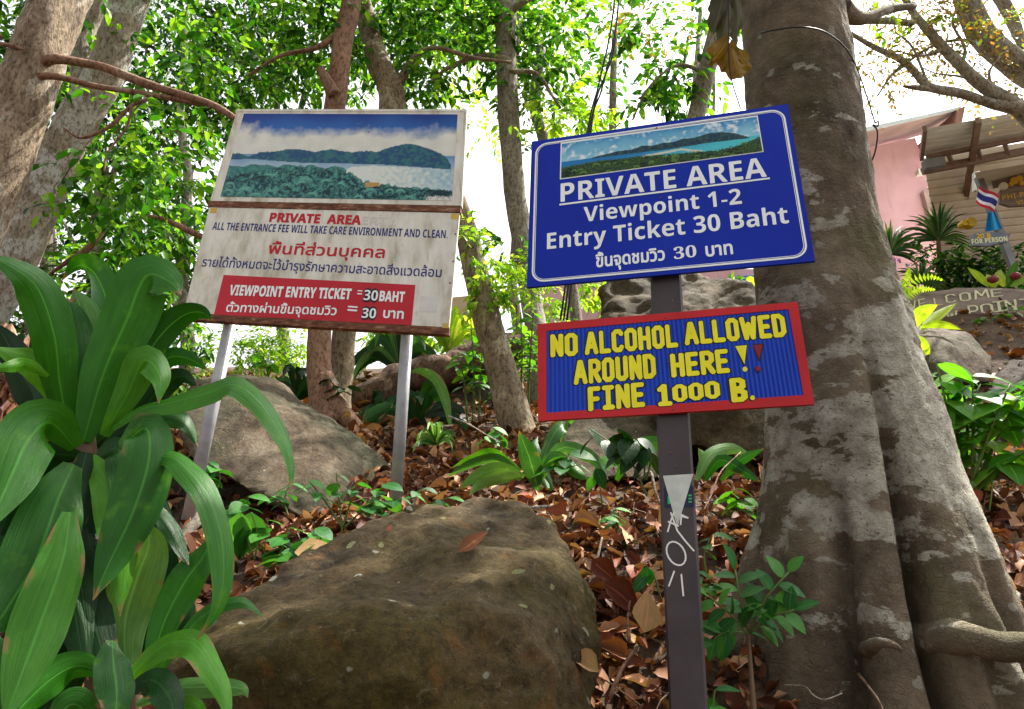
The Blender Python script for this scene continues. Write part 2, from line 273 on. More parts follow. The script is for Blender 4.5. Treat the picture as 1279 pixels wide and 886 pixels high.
# ------------------------------------------------------------ object helpers
def base_of(parent):
    b = Vector((0, 0, 0)); o = parent
    while o is not None: b = b + o.location; o = o.parent
    return b
def obj(name, verts, faces, mats, parent=None, base=None, smooth=True, uvs=None, fmat=None, cols=None):
    if parent is not None: base = base_of(parent)
    if base is None: base = Vector((0, 0, 0))
    V = np.asarray(verts, dtype=np.float64).reshape(-1, 3) - np.array(base)
    me = bpy.data.meshes.new(name); me.from_pydata(V.tolist(), [], faces if isinstance(faces, list) else faces.tolist())
    for mm in (mats if isinstance(mats, (list, tuple)) else [mats]): me.materials.append(mm)
    if smooth: me.polygons.foreach_set('use_smooth', np.ones(len(me.polygons), dtype=bool))
    if fmat is not None: me.polygons.foreach_set('material_index', np.asarray(fmat, dtype=np.int32))
    if uvs is not None:
        ul = me.uv_layers.new(name='UVMap'); li = np.zeros(len(me.loops), dtype=np.int32); me.loops.foreach_get('vertex_index', li)
        ul.data.foreach_set('uv', np.asarray(uvs, dtype=np.float32)[li].ravel())
    if cols is not None:
        ca = me.color_attributes.new('col', 'FLOAT_COLOR', 'POINT'); ca.data.foreach_set('color', np.asarray(cols, dtype=np.float32).ravel())
    me.update()
    o = bpy.data.objects.new(name, me); COL.objects.link(o)
    if parent is not None: o.parent = parent
    else: o.location = base
    return o
def thing(name, label, cat, base, group=None):
    o = bpy.data.objects.new(name, None); COL.objects.link(o); o.location = base; o.empty_display_size = .1
    o['label'] = label; o['category'] = cat
    if group: o['group'] = group
    return o
def tag(o, label, cat, group=None, kind=None):
    o['label'] = label; o['category'] = cat
    if group: o['group'] = group
    if kind: o['kind'] = kind
    return o
class MB:
    def __init__(s): s.v = []; s.f = []; s.u = []; s.m = []
    def add(s, v, f, u=None, m=0):
        o = len(s.v); s.v += [tuple(x) for x in v]; s.f += [tuple(i + o for i in q) for q in f]; s.m += [m] * len(f)
        s.u += list(u) if u is not None else [(0, 0)] * len(v)
    def box(s, p, ax, ay, az, m=0):
        """corner p and three edge vectors"""
        p = Vector(p); c = [p, p + ax, p + ax + ay, p + ay]; c = c + [q + az for q in c]
        s.add(c, [(0, 3, 2, 1), (4, 5, 6, 7), (0, 1, 5, 4), (1, 2, 6, 5), (2, 3, 7, 6), (3, 0, 4, 7)], m=m)
    def prism(s, pts, off, m=0):
        n = len(pts); pts = [Vector(p) for p in pts]; v = pts + [p + off for p in pts]
        s.add(v, [tuple(range(n)), tuple(reversed(range(n, 2 * n)))] + [(i, i + n, (i + 1) % n + n, (i + 1) % n) for i in range(n)], m=m)
    def bar(s, a, b, w, h, up=Vector((0, 0, 1)), m=0):
        a = Vector(a); b = Vector(b); d = (b - a).normalized(); x = d.cross(up).normalized(); z = x.cross(d).normalized()
        s.box(a - x * w / 2 - z * h / 2, x * w, z * h, b - a, m)
    def tube(s, path, rad, seg=8, nz=0, nf=3, m=0, cap=True):
        path = [Vector(p) for p in path]; n = len(path); v = []; f = []; u = []
        t0 = (path[1] - path[0]).normalized(); x = t0.orthogonal().normalized(); L = 0
        for i, p in enumerate(path):
            t = (path[min(i + 1, n - 1)] - path[max(i - 1, 0)]).normalized()
            x = (x - t * x.dot(t)).normalized(); y = t.cross(x)
            r = rad[i] if hasattr(rad, '__len__') else rad
            if i: L += (p - path[i - 1]).length
            for k in range(seg):
                a = 2 * math.pi * k / seg; q = p + (x * math.cos(a) + y * math.sin(a)) * r
                if nz: q = p + (q - p) * (1 + nz * mnoise.noise(q * nf) + nz * .5 * mnoise.noise(q * nf * 3))
                v.append(q); u.append((k / seg, L))
        for i in range(n - 1):
            for k in range(seg):
                a = i * seg + k; b = i * seg + (k + 1) % seg; f.append((a, b, b + seg, a + seg))
        if cap: f.append(tuple(reversed(range(seg)))); f.append(tuple(range((n - 1) * seg, n * seg)))
        s.add(v, f, u, m)
    def build(s, name, mats, parent=None, base=None, smooth=False, uv=False):
        return obj(name, s.v, s.f, mats, parent, base, smooth, s.u if uv else None, s.m)
def spline(pts, n):
    """Catmull-Rom through points (Vectors or tuples)"""
    P = [np.array(p, dtype=float) for p in pts]; P = [2 * P[0] - P[1]] + P + [2 * P[-1] - P[-2]]; m = len(P) - 3; out = []
    for i in range(n):
        t = i / (n - 1) * m; k = min(int(t), m - 1); t -= k; a, b, c, d = P[k:k + 4]
        out.append(.5 * (2 * b + (c - a) * t + (2 * a - 5 * b + 4 * c - d) * t * t + (3 * b - a - 3 * c + d) * t ** 3))
    return out
def pxpath(pts, n):
    """(px,py,Y,...) control points -> world points; extra columns interpolated"""
    q = spline(pts, n); return [at(a[0], a[1], a[2]) for a in q], [a[3:] for a in q]
def px2m(px, P):
    v = P - CAM; return px * (v.y * math.cos(PITCH) + v.z * math.sin(PITCH)) / F

# ------------------------------------------------------------ terrain
PROF = [(-400, 0), (-3, 0), (0, 0), (1.1, .05), (1.7, .45), (2.4, .92), (3.2, 1.30), (4, 1.72), (5, 2.06), (6, 2.48), (7, 2.84), (8, 3.25), (10, 3.95), (12, 4.6), (14, 4.95), (20, 5.2), (400, 5.4)]
def H(x, y):
    z = float(np.interp(y, [p[0] for p in PROF], [p[1] for p in PROF]))
    z += 1.15 * sm(2.0, 5.0, x) * sm(4.6, 8.2, y)
    if y > 1: z += .05 * mnoise.noise(Vector((x * 1.1, y * 1.1, 3))) + .03 * mnoise.noise(Vector((x * 3.5, y * 3.5, 9)))
    z -= .25 * math.exp(-((x - .55) / .35) ** 2 - ((y - 2.5) / .5) ** 2) + .3 * math.exp(-((x - 1.35) / .5) ** 2 - ((y - 2.55) / .45) ** 2) + .26 * math.exp(-((x + 1.6) / .55) ** 2 - ((y - 4.35) / .45) ** 2)
    return z
def ground():
    xs = np.unique(np.concatenate([np.linspace(-400, -12, 8), np.linspace(-12, -5, 15), np.linspace(-5, 6, 150), np.linspace(6, 14, 17), np.linspace(14, 400, 8)]))
    ys = np.unique(np.concatenate([np.linspace(-400, -5, 8), np.linspace(-5, 1, 13), np.linspace(1, 9, 120), np.linspace(9, 20, 23), np.linspace(20, 500, 10)]))
    v = [(x, y, H(x, y)) for y in ys for x in xs]; nx = len(xs)
    f = [(j * nx + i, j * nx + i + 1, (j + 1) * nx + i + 1, (j + 1) * nx + i) for j in range(len(ys) - 1) for i in range(nx - 1)]
    o = obj('ground', v, f, M['soil']); o['kind'] = 'structure'; o['label'] = 'dark soil slope rising behind the boulders'
ground()
def tnormal(x, y):
    e = .08; return Vector((-(H(x + e, y) - H(x - e, y)) / (2 * e), -(H(x, y + e) - H(x, y - e)) / (2 * e), 1)).normalized()
def on_ground(px, py, near=2.0, far=16.0):
    """where the view ray through a pixel meets the slope"""
    d = ray(px, py); d = d / d.y; y = near
    while y < far:
        P = CAM + d * y
        if P.z < H(P.x, P.y): return Vector((P.x, P.y, H(P.x, P.y)))
        y += .03
    P = CAM + d * far; return P

# ------------------------------------------------------------ rocks
def remesh(verts, voxel, smooth_it):
    bm = bmesh.new(); 
    for v in verts: bm.verts.new(v)
    bmesh.ops.convex_hull(bm, input=bm.verts); bmesh.ops.delete(bm, geom=[v for v in bm.verts if not v.link_faces], context='VERTS')
    bmesh.ops.recalc_face_normals(bm, faces=bm.faces)
    me = bpy.data.meshes.new('tmp'); bm.to_mesh(me); bm.free(); o = bpy.data.objects.new('tmp', me); COL.objects.link(o)
    m = o.modifiers.new('r', 'REMESH'); m.mode = 'VOXEL'; m.voxel_size = voxel
    s = o.modifiers.new('s', 'SMOOTH'); s.iterations = smooth_it; s.factor = .6
    dg = bpy.context.evaluated_depsgraph_get(); ev = o.evaluated_get(dg); e = ev.to_mesh()
    V = np.zeros(len(e.vertices) * 3); e.vertices.foreach_get('co', V); Nn = np.zeros(len(e.vertices) * 3); e.vertices.foreach_get('normal', Nn)
    Fc = [tuple(p.vertices) for p in e.polygons]; ev.to_mesh_clear(); bpy.data.objects.remove(o); bpy.data.meshes.remove(me)
    return V.reshape(-1, 3), Nn.reshape(-1, 3), Fc
def rock(name, label, pts, mat, voxel=.03, smooth_it=6, amp=.05, nf=1.6, seed=0, crack=.0, cat='rock', group=None):
    V, Nn, Fc = remesh(pts, voxel, smooth_it); sh = Vector((seed * 3.7, seed * 1.3, 0))
    for i in range(len(V)):
        p = Vector(V[i]); q = p * nf + sh
        d = amp * (mnoise.noise(q) + .55 * (.4 - abs(mnoise.noise(q * 1.9))) + .3 * mnoise.noise(q * 4.1) + .16 * (.3 - abs(mnoise.noise(q * 8))) + .09 * mnoise.noise(q * 19))
        if crack: d -= crack * max(0, 1 - abs(mnoise.noise(q * .9 + Vector((7, 0, 0)))) * 14)
        V[i] += Nn[i] * d
    c = V.mean(axis=0); base = Vector((c[0], c[1], float(V[:, 2].min())))
    o = obj(name, V, Fc, mat, base=base); tag(o, label, cat, group); return o
P3 = lambda L: [tuple(at(*p)) for p in L]
BOULDER = rock('boulder', 'large smooth brown boulder with lichen spots in front of the signs', P3([
    (262, 775, 2.25), (300, 733, 2.45), (385, 690, 2.7), (470, 652, 3.0), (530, 632, 3.15), (600, 624, 3.2), (648, 634, 3.15), (702, 665, 2.95),
    (738, 740, 2.65), (748, 800, 2.45), (740, 890, 2.3), (715, 1000, 2.2), (200, 850, 2.1), (240, 800, 2.15), (300, 820, 1.95), (500, 800, 2.0), (640, 775, 2.12), (700, 790, 2.25),
    (560, 1020, 1.85), (230, 1000, 1.85), (690, 1000, 2.0), (600, 700, 3.7), (450, 800, 3.5), (700, 900, 3.2)]), M['boulder'], .016, 6, .085, 1.9, 1)
rock('boulder', 'pale tilted slab of rock behind the pipe legs of the white sign', P3([
    (240, 478, 5.0), (300, 468, 5.4), (345, 474, 5.5), (400, 512, 5.3), (458, 552, 5.1), (500, 588, 5.0), (486, 655, 4.6), (405, 664, 4.35), (330, 622, 4.3), (244, 580, 4.4), (224, 540, 4.55), (400, 560, 4.7),
    (300, 500, 4.75), (420, 590, 4.6), (420, 600, 6.2), (300, 520, 6.4), (480, 620, 5.9)]), M['rock_grey'], .024, 2, .045, 1.7, 2, .02)
rock('rock', 'dark low rock wedged under the pale tilted slab', P3([
    (120, 560, 4.9), (180, 555, 5.0), (330, 625, 4.75), (400, 668, 4.6), (380, 720, 4.2), (250, 730, 3.9), (130, 700, 4.0), (100, 620, 4.4), (250, 640, 5.6)]), M['rock_dark'], .035, 5, .08, 1.8, 3)
rock('rock', 'small brown rock peeking up behind the top of the large boulder', P3([
    (490, 650, 3.5), (512, 628, 3.55), (545, 628, 3.6), (560, 660, 3.5), (500, 690, 3.4), (550, 690, 3.9), (490, 680, 3.9)]), M['boulder'], .02, 4, .02, 5, 4)
rock('boulder', 'tan boulder behind the post between the two signs and the red one', P3([
    (752, 362, 6.0), (790, 345, 6.2), (860, 342, 6.2), (925, 358, 6.0), (960, 372, 5.8), (1010, 400, 5.6), (1010, 540, 5.0), (960, 575, 4.8), (850, 560, 4.9), (760, 470, 5.6), (752, 400, 5.8), (860, 450, 5.0),
    (850, 500, 7.5), (980, 480, 7.5), (960, 470, 5.05)]), M['rock_back'], .03, 2, .12, 1.6, 5, .03)
rock('rock', 'low tan rock under the lower left corner of the red sign', P3([
    (690, 560, 4.8), (720, 505, 5.3), (770, 490, 5.4), (830, 520, 5.2), (870, 560, 4.8), (850, 600, 4.5), (720, 600, 4.5), (780, 600, 5.8)]), M['rock_back'], .03, 5, .06, 2.2, 6)
rock('rock', 'dark rock lying under the fallen log', P3([
    (430, 500, 8.2), (470, 480, 8.4), (560, 460, 8.4), (640, 470, 8.0), (650, 520, 7.4), (560, 540, 7.2), (440, 545, 7.3), (540, 520, 9.5)]), M['rock_dark'], .05, 4, .06, 1.5, 7)
rock('boulder', 'long rounded rock below the carved welcome board', P3([
    (1105, 400, 6.9), (1150, 402, 6.8), (1210, 418, 6.6), (1238, 445, 6.4), (1240, 480, 6.2), (1180, 480, 6.0), (1110, 450, 6.3), (1180, 430, 6.2), (1180, 460, 7.6)]), M['rock_grey'], .035, 4, .04, 2, 8)
rock('rock', 'grey rock at the right edge below the stone steps', P3([
    (1232, 475, 6.2), (1262, 452, 6.4), (1310, 450, 6.4), (1330, 520, 5.9), (1270, 520, 5.8), (1240, 505, 5.9), (1290, 500, 7)]), M['rock_dark'], .04, 4, .05, 2, 9)

# ------------------------------------------------------------ leaf blades
def blade(path, width, twist, *a, **kw):
    return _blade(path, width, twist, *a, **kw)
def _blade(path, width, twist, fold=.18, wav=.0, name='leaf', parent=None, mat=None, nx=4, prof='strap', seed=0, droop_n=None):
    """a strap leaf along world path; width (m); twist list per point (rad) turns the blade about its midrib"""
    n = len(path); v = []; u = []; f = []; tc_ = []
    for i, p in enumerate(path):
        t = (path[min(i + 1, n - 1)] - path[max(i - 1, 0)]).normalized(); d = (p - CAM).normalized()
        side = t.cross(d).normalized(); nor = side.cross(t).normalized()
        s = i / (n - 1)
        if prof == 'strap': wv = (.3 + .7 * math.sin(min(1, s / .45) * math.pi / 2)) if s < .45 else (1 - ((s - .45) / .55) ** 2.0) ** 1.15
        elif prof == 'oval': wv = math.sin(math.pi * min(1, s ** .85)) ** .8
        else: wv = 1 - s
        a = twist[i] if hasattr(twist, '__len__') else twist
        sd2 = side * math.cos(a) + nor * math.sin(a); n2 = nor * math.cos(a) - side * math.sin(a)
        hw = width * .5 * max(wv, .02)
        for k in range(nx + 1):
            e = k / nx * 2 - 1
            off = -n2 * 0 + n2 * (abs(e) * fold * hw) + n2 * wav * hw * math.sin(s * 17 + (2.1 if e > 0 else 0) + seed * 2) * e * e
            v.append(p + sd2 * e * hw + off); u.append((k / nx, s * 3 + seed * .37))
            tp = max(0, min(1, (s - .93 + .05 * mnoise.noise(Vector((seed * 3.1, e * 2, s * 5)))) / .05)) + (max(0, mnoise.noise(Vector((seed * 1.7, e, s * 9))) - .3) * 3 if abs(e) > .9 else 0); tc_.append((min(1, tp),) * 3 + (1,))
    for i in range(n - 1):
        for k in range(nx): a = i * (nx + 1) + k; f.append((a, a + 1, a + nx + 2, a + nx + 1))
    return obj(name, v, f, mat, parent, uvs=u, cols=tc_)
def leaf_template(kind, rs):
    """unit-length leaf along +X, normal +Z, 24 triangles"""
    n = 6; v = []; u = []; f = []
    curl = {'flat': .15, 'curl': .9, 'droop': .5, 'fold': .4}[kind]; roll = {'flat': .2, 'curl': rs.uniform(.5, 1.1), 'droop': .15, 'fold': rs.uniform(.8, 1.5)}[kind]; bend = 0 if kind == 'droop' else rs.uniform(-.22, .22); fat_ = 1 if kind == 'droop' else rs.uniform(.75, 1.25)
    c1 = rs.uniform(-1, 1) * curl if kind == 'curl' else -curl
    for i in range(n + 1):
        s = i / n; wv = math.sin(math.pi * min(1, max(.015, s) ** .8)) ** .85 * .27
        if i == n: wv = .004
        if i == 0: wv = .01
        x = s; z = 0
        ang = c1 * s; x = math.sin(ang) / c1 * (1) if abs(c1) > .01 else s; z = (1 - math.cos(ang)) / c1 * 1.0 if abs(c1) > .01 else 0
        wob = rs.uniform(-.06, .06) if kind in ('curl', 'fold') else 0; wv *= fat_ * (1 if kind == 'droop' else rs.uniform(.82, 1.15))
        for e in (-1, 0, 1): v.append((x, e * wv * math.cos(roll * .6) + bend * s * s, z + abs(e) * wv * roll + wob * e)); u.append(((e + 1) / 2, s))
    for i in range(n):
        for k in (0, 1): a = i * 3 + k; f.append((a, a + 1, a + 4, a + 3))
    return np.array(v), np.array(f), np.array(u)
_r = random.Random(3)
T_CURL = [leaf_template(k, _r) for k in ('curl', 'fold', 'curl', 'flat', 'curl', 'fold', 'fold', 'curl', 'flat', 'fold', 'curl', 'fold')]
T_LEAF = leaf_template('droop', _r)
T_CROWN = (np.array([(0, 0, 0), (.42, 0, -.02), (1, 0, -.16), (.33, .24, .06), (.74, .17, -.02), (.33, -.24, .06), (.74, -.17, -.02)]),
           np.array([(0, 1, 3, 3), (1, 2, 4, 3), (0, 5, 1, 1), (1, 5, 6, 2)]))
def frames(d, nrm):
    d = d / np.linalg.norm(d, axis=1, keepdims=True); y = np.cross(nrm, d); y /= np.linalg.norm(y, axis=1, keepdims=True) + 1e-9; z = np.cross(d, y); return d, y, z
def scatter_mesh(tv, pos, d, nrm, size, wide=1.0):
    x, y, z = frames(d, nrm); s = size[:, None, None]
    return (pos[:, None, :] + s * (tv[None, :, 0:1] * x[:, None, :] + wide * tv[None, :, 1:2] * y[:, None, :] + tv[None, :, 2:3] * z[:, None, :])).reshape(-1, 3)
def tri_faces(n, nv, quads):
    base = (np.arange(n) * nv)[:, None, None]; return (quads[None] + base).reshape(-1, quads.shape[1])
def fast_obj(name, V, faces, mat, parent=None, base=None, smooth=False):
    """faces: int array Nx3 / Nx4 where a repeated last index marks a triangle"""
    if parent is not None: base = base_of(parent)
    if base is None: base = Vector((0, 0, 0))
    V = (V - np.array(base)).astype(np.float32); me = bpy.data.meshes.new(name); me.vertices.add(len(V)); me.vertices.foreach_set('co', V.ravel())
    if faces.shape[1] == 4:
        tri = faces[:, 2] == faces[:, 3]; cnt = np.where(tri, 3, 4); keep = np.ones(faces.shape, bool); keep[tri, 3] = False; loops = faces[keep]
    else: cnt = np.full(len(faces), faces.shape[1]); loops = faces.ravel()
    me.loops.add(len(loops)); me.loops.foreach_set('vertex_index', loops.astype(np.int32))
    me.polygons.add(len(cnt)); st = np.concatenate([[0], np.cumsum(cnt)[:-1]]); me.polygons.foreach_set('loop_start', st.astype(np.int32))
    if smooth: me.polygons.foreach_set('use_smooth', np.ones(len(cnt), bool))
    me.materials.append(mat); me.update(calc_edges=True); me.validate()
    o = bpy.data.objects.new(name, me); COL.objects.link(o)
    if parent is not None: o.parent = parent
    else: o.location = base
    return o
def crown(parent, clusters, mat, leaf=.1, name='crown', perm=9, twig=.38, droop=.35, seed=1, wide=1.0, dens=1.0):
    """clusters: (centre, (rx,ry,rz), twigs). Leaves sit in two ranks along short twigs filling each cluster."""
    g = np.random.default_rng(seed); PV = []; D = []; NN = []; SZ = []; tv_v = []; tv_f = []
    for c, r, nt_ in clusters:
        n = max(3, int(nt_ * dens)); q = g.normal(size=(n, 3)); q /= np.linalg.norm(q, axis=1, keepdims=True); q *= (g.random((n, 1)) ** .45)
        # carve gaps so that the crown is clumpy
        org = np.array(c) + q * np.array(r)
        keep = np.array([mnoise.noise(Vector(o) * 1.6) > -.22 for o in org]); org = org[keep]; q = q[keep]; n = len(org)
        if not n: continue
        dr = q * .7 + g.normal(size=(n, 3)) * .6; dr[:, 2] -= droop * .6; dr /= np.linalg.norm(dr, axis=1, keepdims=True)
        L = twig * g.uniform(.6, 1.3, n)
        for k in range(perm):
            t = (k + .6) / perm; sgn = 1 if k % 2 else -1
            p = org + dr * (L * t)[:, None]; p[:, 2] -= .15 * L * t * t
            sd_ = np.cross(dr, [0, 0, 1]); sd_ /= np.linalg.norm(sd_, axis=1, keepdims=True) + 1e-9
            dd = dr * .6 + sgn * sd_ * .7 + g.normal(size=(n, 3)) * .25; dd[:, 2] -= droop
            nn = np.tile([0, 0, 1.], (n, 1)) + g.normal(size=(n, 3)) * .45
            PV.append(p); D.append(dd); NN.append(nn); SZ.append(leaf * (g.uniform(.5, 1.35, n) * (1 - .25 * abs(t - .5))))
        for i in range(n):
            a = Vector(org[i]); b = a + Vector(dr[i]) * L[i] * .9 - Vector((0, 0, .12 * L[i])); x = (b - a).cross(Vector((0, 0, 1))).normalized() * .004; y = Vector((0, 0, .004)); o = len(tv_v)
            tv_v += [a + x, a - x, a + y * 1.5, b]; tv_f += [(o, o + 1, o + 3), (o + 1, o + 2, o + 3), (o + 2, o, o + 3)]
    if not PV: return
    pos = np.concatenate(PV); d = np.concatenate(D); nn = np.concatenate(NN); sz = np.concatenate(SZ)
    V = scatter_mesh(T_CROWN[0], pos, d, nn, sz, wide); o = fast_obj(name, V, tri_faces(len(pos), 7, T_CROWN[1]), mat, parent)
    o['kind'] = 'stuff'
    t = fast_obj('twigs', np.array(tv_v), np.array(tv_f), M['stem_brown'], parent); t['kind'] = 'stuff'
    return o
def cl(px, py, Y, rpx, rpy, ry, n):
    c = at(px, py, Y); return (tuple(c), (px2m(rpx, c), ry, px2m(rpy, c)), n)
def limb(parent, pts, mat, name='limb', seg=10, nz=.12, n=None, nf=4):
    """pts: (px,py,Y,width_px)"""
    path, ex = pxpath(pts, n or max(8, 5 * len(pts))); mb = MB(); mb.tube(path, [max(.003, px2m(e[0], p) / 2) for p, e in zip(path, ex)], seg, nz, nf)
    return mb.build(name, mat, parent, smooth=True)

# ------------------------------------------------------------ lettering: outlines -> raster (non-zero winding) -> flat mesh
def bold(s):
    o = ''
    for ch in s:
        if 'A' <= ch <= 'Z': o += chr(0x1D5D4 + ord(ch) - 65)
        elif 'a' <= ch <= 'z': o += chr(0x1D5EE + ord(ch) - 97)
        elif '0' <= ch <= '9': o += chr(0x1D7EC + ord(ch) - 48)
        else: o += ch
    return o
def serif_digits(s): return ''.join(chr(0x1D7CE + ord(c) - 48) for c in s)
def outlines(body):
    c = bpy.data.curves.new('tmp', 'FONT'); c.body = body; c.size = 1
    o = bpy.data.objects.new('tmp', c); COL.objects.link(o); dg = bpy.context.evaluated_depsgraph_get()
    cu = o.evaluated_get(dg).to_curve(dg); out = []
    for sp in cu.splines:
        b = sp.bezier_points; n = len(b); pl = []
        for i in range(n):
            p0, p1, p2, p3 = b[i].co, b[i].handle_right, b[(i + 1) % n].handle_left, b[(i + 1) % n].co
            for k in range(5):
                t = k / 5; q = p0 * (1 - t) ** 3 + p1 * 3 * t * (1 - t) ** 2 + p2 * 3 * t * t * (1 - t) + p3 * t ** 3; pl.append((q.x, q.y))
        if len(pl) > 2: out.append(np.array(pl))
    o.evaluated_get(dg).to_curve_clear(); bpy.data.objects.remove(o); bpy.data.curves.remove(c); return out
def raster_outline(polys, res, pad):
    allp = np.concatenate(polys); x0, y0 = allp.min(0) - pad; x1, y1 = allp.max(0) + pad
    W_, H_ = int((x1 - x0) * res) + 2, int((y1 - y0) * res) + 2; acc = np.zeros((H_, W_ + 1), np.int32)
    for p in polys:
        q = (p - [x0, y0]) * res; a = q; b = np.roll(q, -1, axis=0)
        for (ax, ay), (bx, by) in zip(a, b):
            if ay == by: continue
            s, lo, hi = (1, ay, by) if by > ay else (-1, by, ay)
            r = np.arange(math.ceil(lo - .5), math.ceil(hi - .5)); r = r[(r >= 0) & (r < H_)]
            if len(r) == 0: continue
            xx = ax + (r + .5 - ay) * (bx - ax) / (by - ay); ci = np.clip(np.ceil(xx - .5).astype(int), 0, W_); np.add.at(acc, (r, ci), s)
    return np.cumsum(acc, axis=1)[:, :W_] != 0, x0, y0
def dilate(m, r):
    if r < 1: return m
    o = m.copy(); R_ = int(r)
    for dy in range(-R_, R_ + 1):
        for dx in range(-R_, R_ + 1):
            if dx * dx + dy * dy <= r * r + .5 and (dx or dy):
                ys, yd = (slice(max(0, -dy), m.shape[0] - max(0, dy)), slice(max(0, dy), m.shape[0] - max(0, -dy)))
                xs, xd = (slice(max(0, -dx), m.shape[1] - max(0, dx)), slice(max(0, dx), m.shape[1] - max(0, -dx)))
                o[yd, xd] |= m[ys, xs]
    return o
def field_mesh(m, x0, y0, res, step=2):
    """marching squares on a mask averaged over step x step cells -> verts2d, faces"""
    h, w_ = (m.shape[0] // step) * step, (m.shape[1] // step) * step; g = m[:h, :w_].astype(float).reshape(h // step, step, w_ // step, step).mean((1, 3))
    g = np.pad(g, 1); cs = step / res; X = lambda i: x0 + (i - .5) * cs; Yf = lambda j: y0 + (j - .5) * cs
    v = []; f = []; full = (g[:-1, :-1] >= .5) & (g[1:, :-1] >= .5) & (g[:-1, 1:] >= .5) & (g[1:, 1:] >= .5); anyc = (g[:-1, :-1] >= .5) | (g[1:, :-1] >= .5) | (g[:-1, 1:] >= .5) | (g[1:, 1:] >= .5)
    for j in range(full.shape[0]):
        i = 0; row = full[j]
        idx = np.nonzero(row)[0]
        if len(idx):
            for run in np.split(idx, np.where(np.diff(idx) != 1)[0] + 1):
                a, b = run[0], run[-1] + 1; o = len(v); v += [(X(a), Yf(j)), (X(b), Yf(j)), (X(b), Yf(j + 1)), (X(a), Yf(j + 1))]; f.append((o, o + 1, o + 2, o + 3))
        for i in np.nonzero(anyc[j] & ~row)[0]:
            c = [(i, j), (i + 1, j), (i + 1, j + 1), (i, j + 1)]; gv = [g[y, x] for x, y in c]; poly = []
            for k in range(4):
                a, b = c[k], c[(k + 1) % 4]; ga, gb = gv[k], gv[(k + 1) % 4]
                if ga >= .5: poly.append(a)
                if (ga >= .5) != (gb >= .5): t = (.5 - ga) / (gb - ga); poly.append((a[0] + (b[0] - a[0]) * t, a[1] + (b[1] - a[1]) * t))
            if len(poly) >= 3: o = len(v); v += [(X(x), Yf(y)) for x, y in poly]; f.append(tuple(range(o, o + len(poly))))
    return v, f
_cap = {}
def text2d(body, fat=0.0, res=56):
    polys = outlines(body); m, x0, y0 = raster_outline(polys, res * 2, .12); return dilate(m, fat * res * 2), x0, y0, res * 2, np.concatenate(polys)
class Plane:
    def __init__(s, P0, n, up): s.P = Vector(P0); s.n = Vector(n).normalized(); s.up = Vector(up).normalized()
    def hit(s, px, py, off=0.0):
        d = ray(px, py); P = s.P + s.n * off; return CAM + d * ((P - CAM).dot(s.n) / d.dot(s.n))
def map2d(pl, v2, xr, b0, b1, cap_px, cap_units, off, upv=None):
    """put 2-D lettering on a plane: baseline from pixel b0 to b1, cap height in pixels"""
    A = pl.hit(*b0, off); B = pl.hit(*b1, off); up = upv or pl.up; q = A; h = .01
    for _ in range(6): h *= cap_px / max(1e-6, b0[1] - proj(A + up * h)[1])
    k = h / cap_units; return [A + (B - A) * ((x - xr[0]) / (xr[1] - xr[0])) + up * (y * k) for x, y in v2]
def text_on(pl, body, b0, b1, cap, mat, parent, off=.001, fat=0.0, cap_units=.70, name='lettering', res=56, upv=None, label=None):
    m, x0, y0, rs, allp = text2d(body, fat, res); v, f = field_mesh(m, x0, y0, rs)
    P = map2d(pl, v, (allp[:, 0].min() - fat, allp[:, 0].max() + fat), b0, b1, cap, cap_units, off, upv)
    o = obj(name, P, f, mat, parent, smooth=False)
    if label: o['label'] = label
    return o
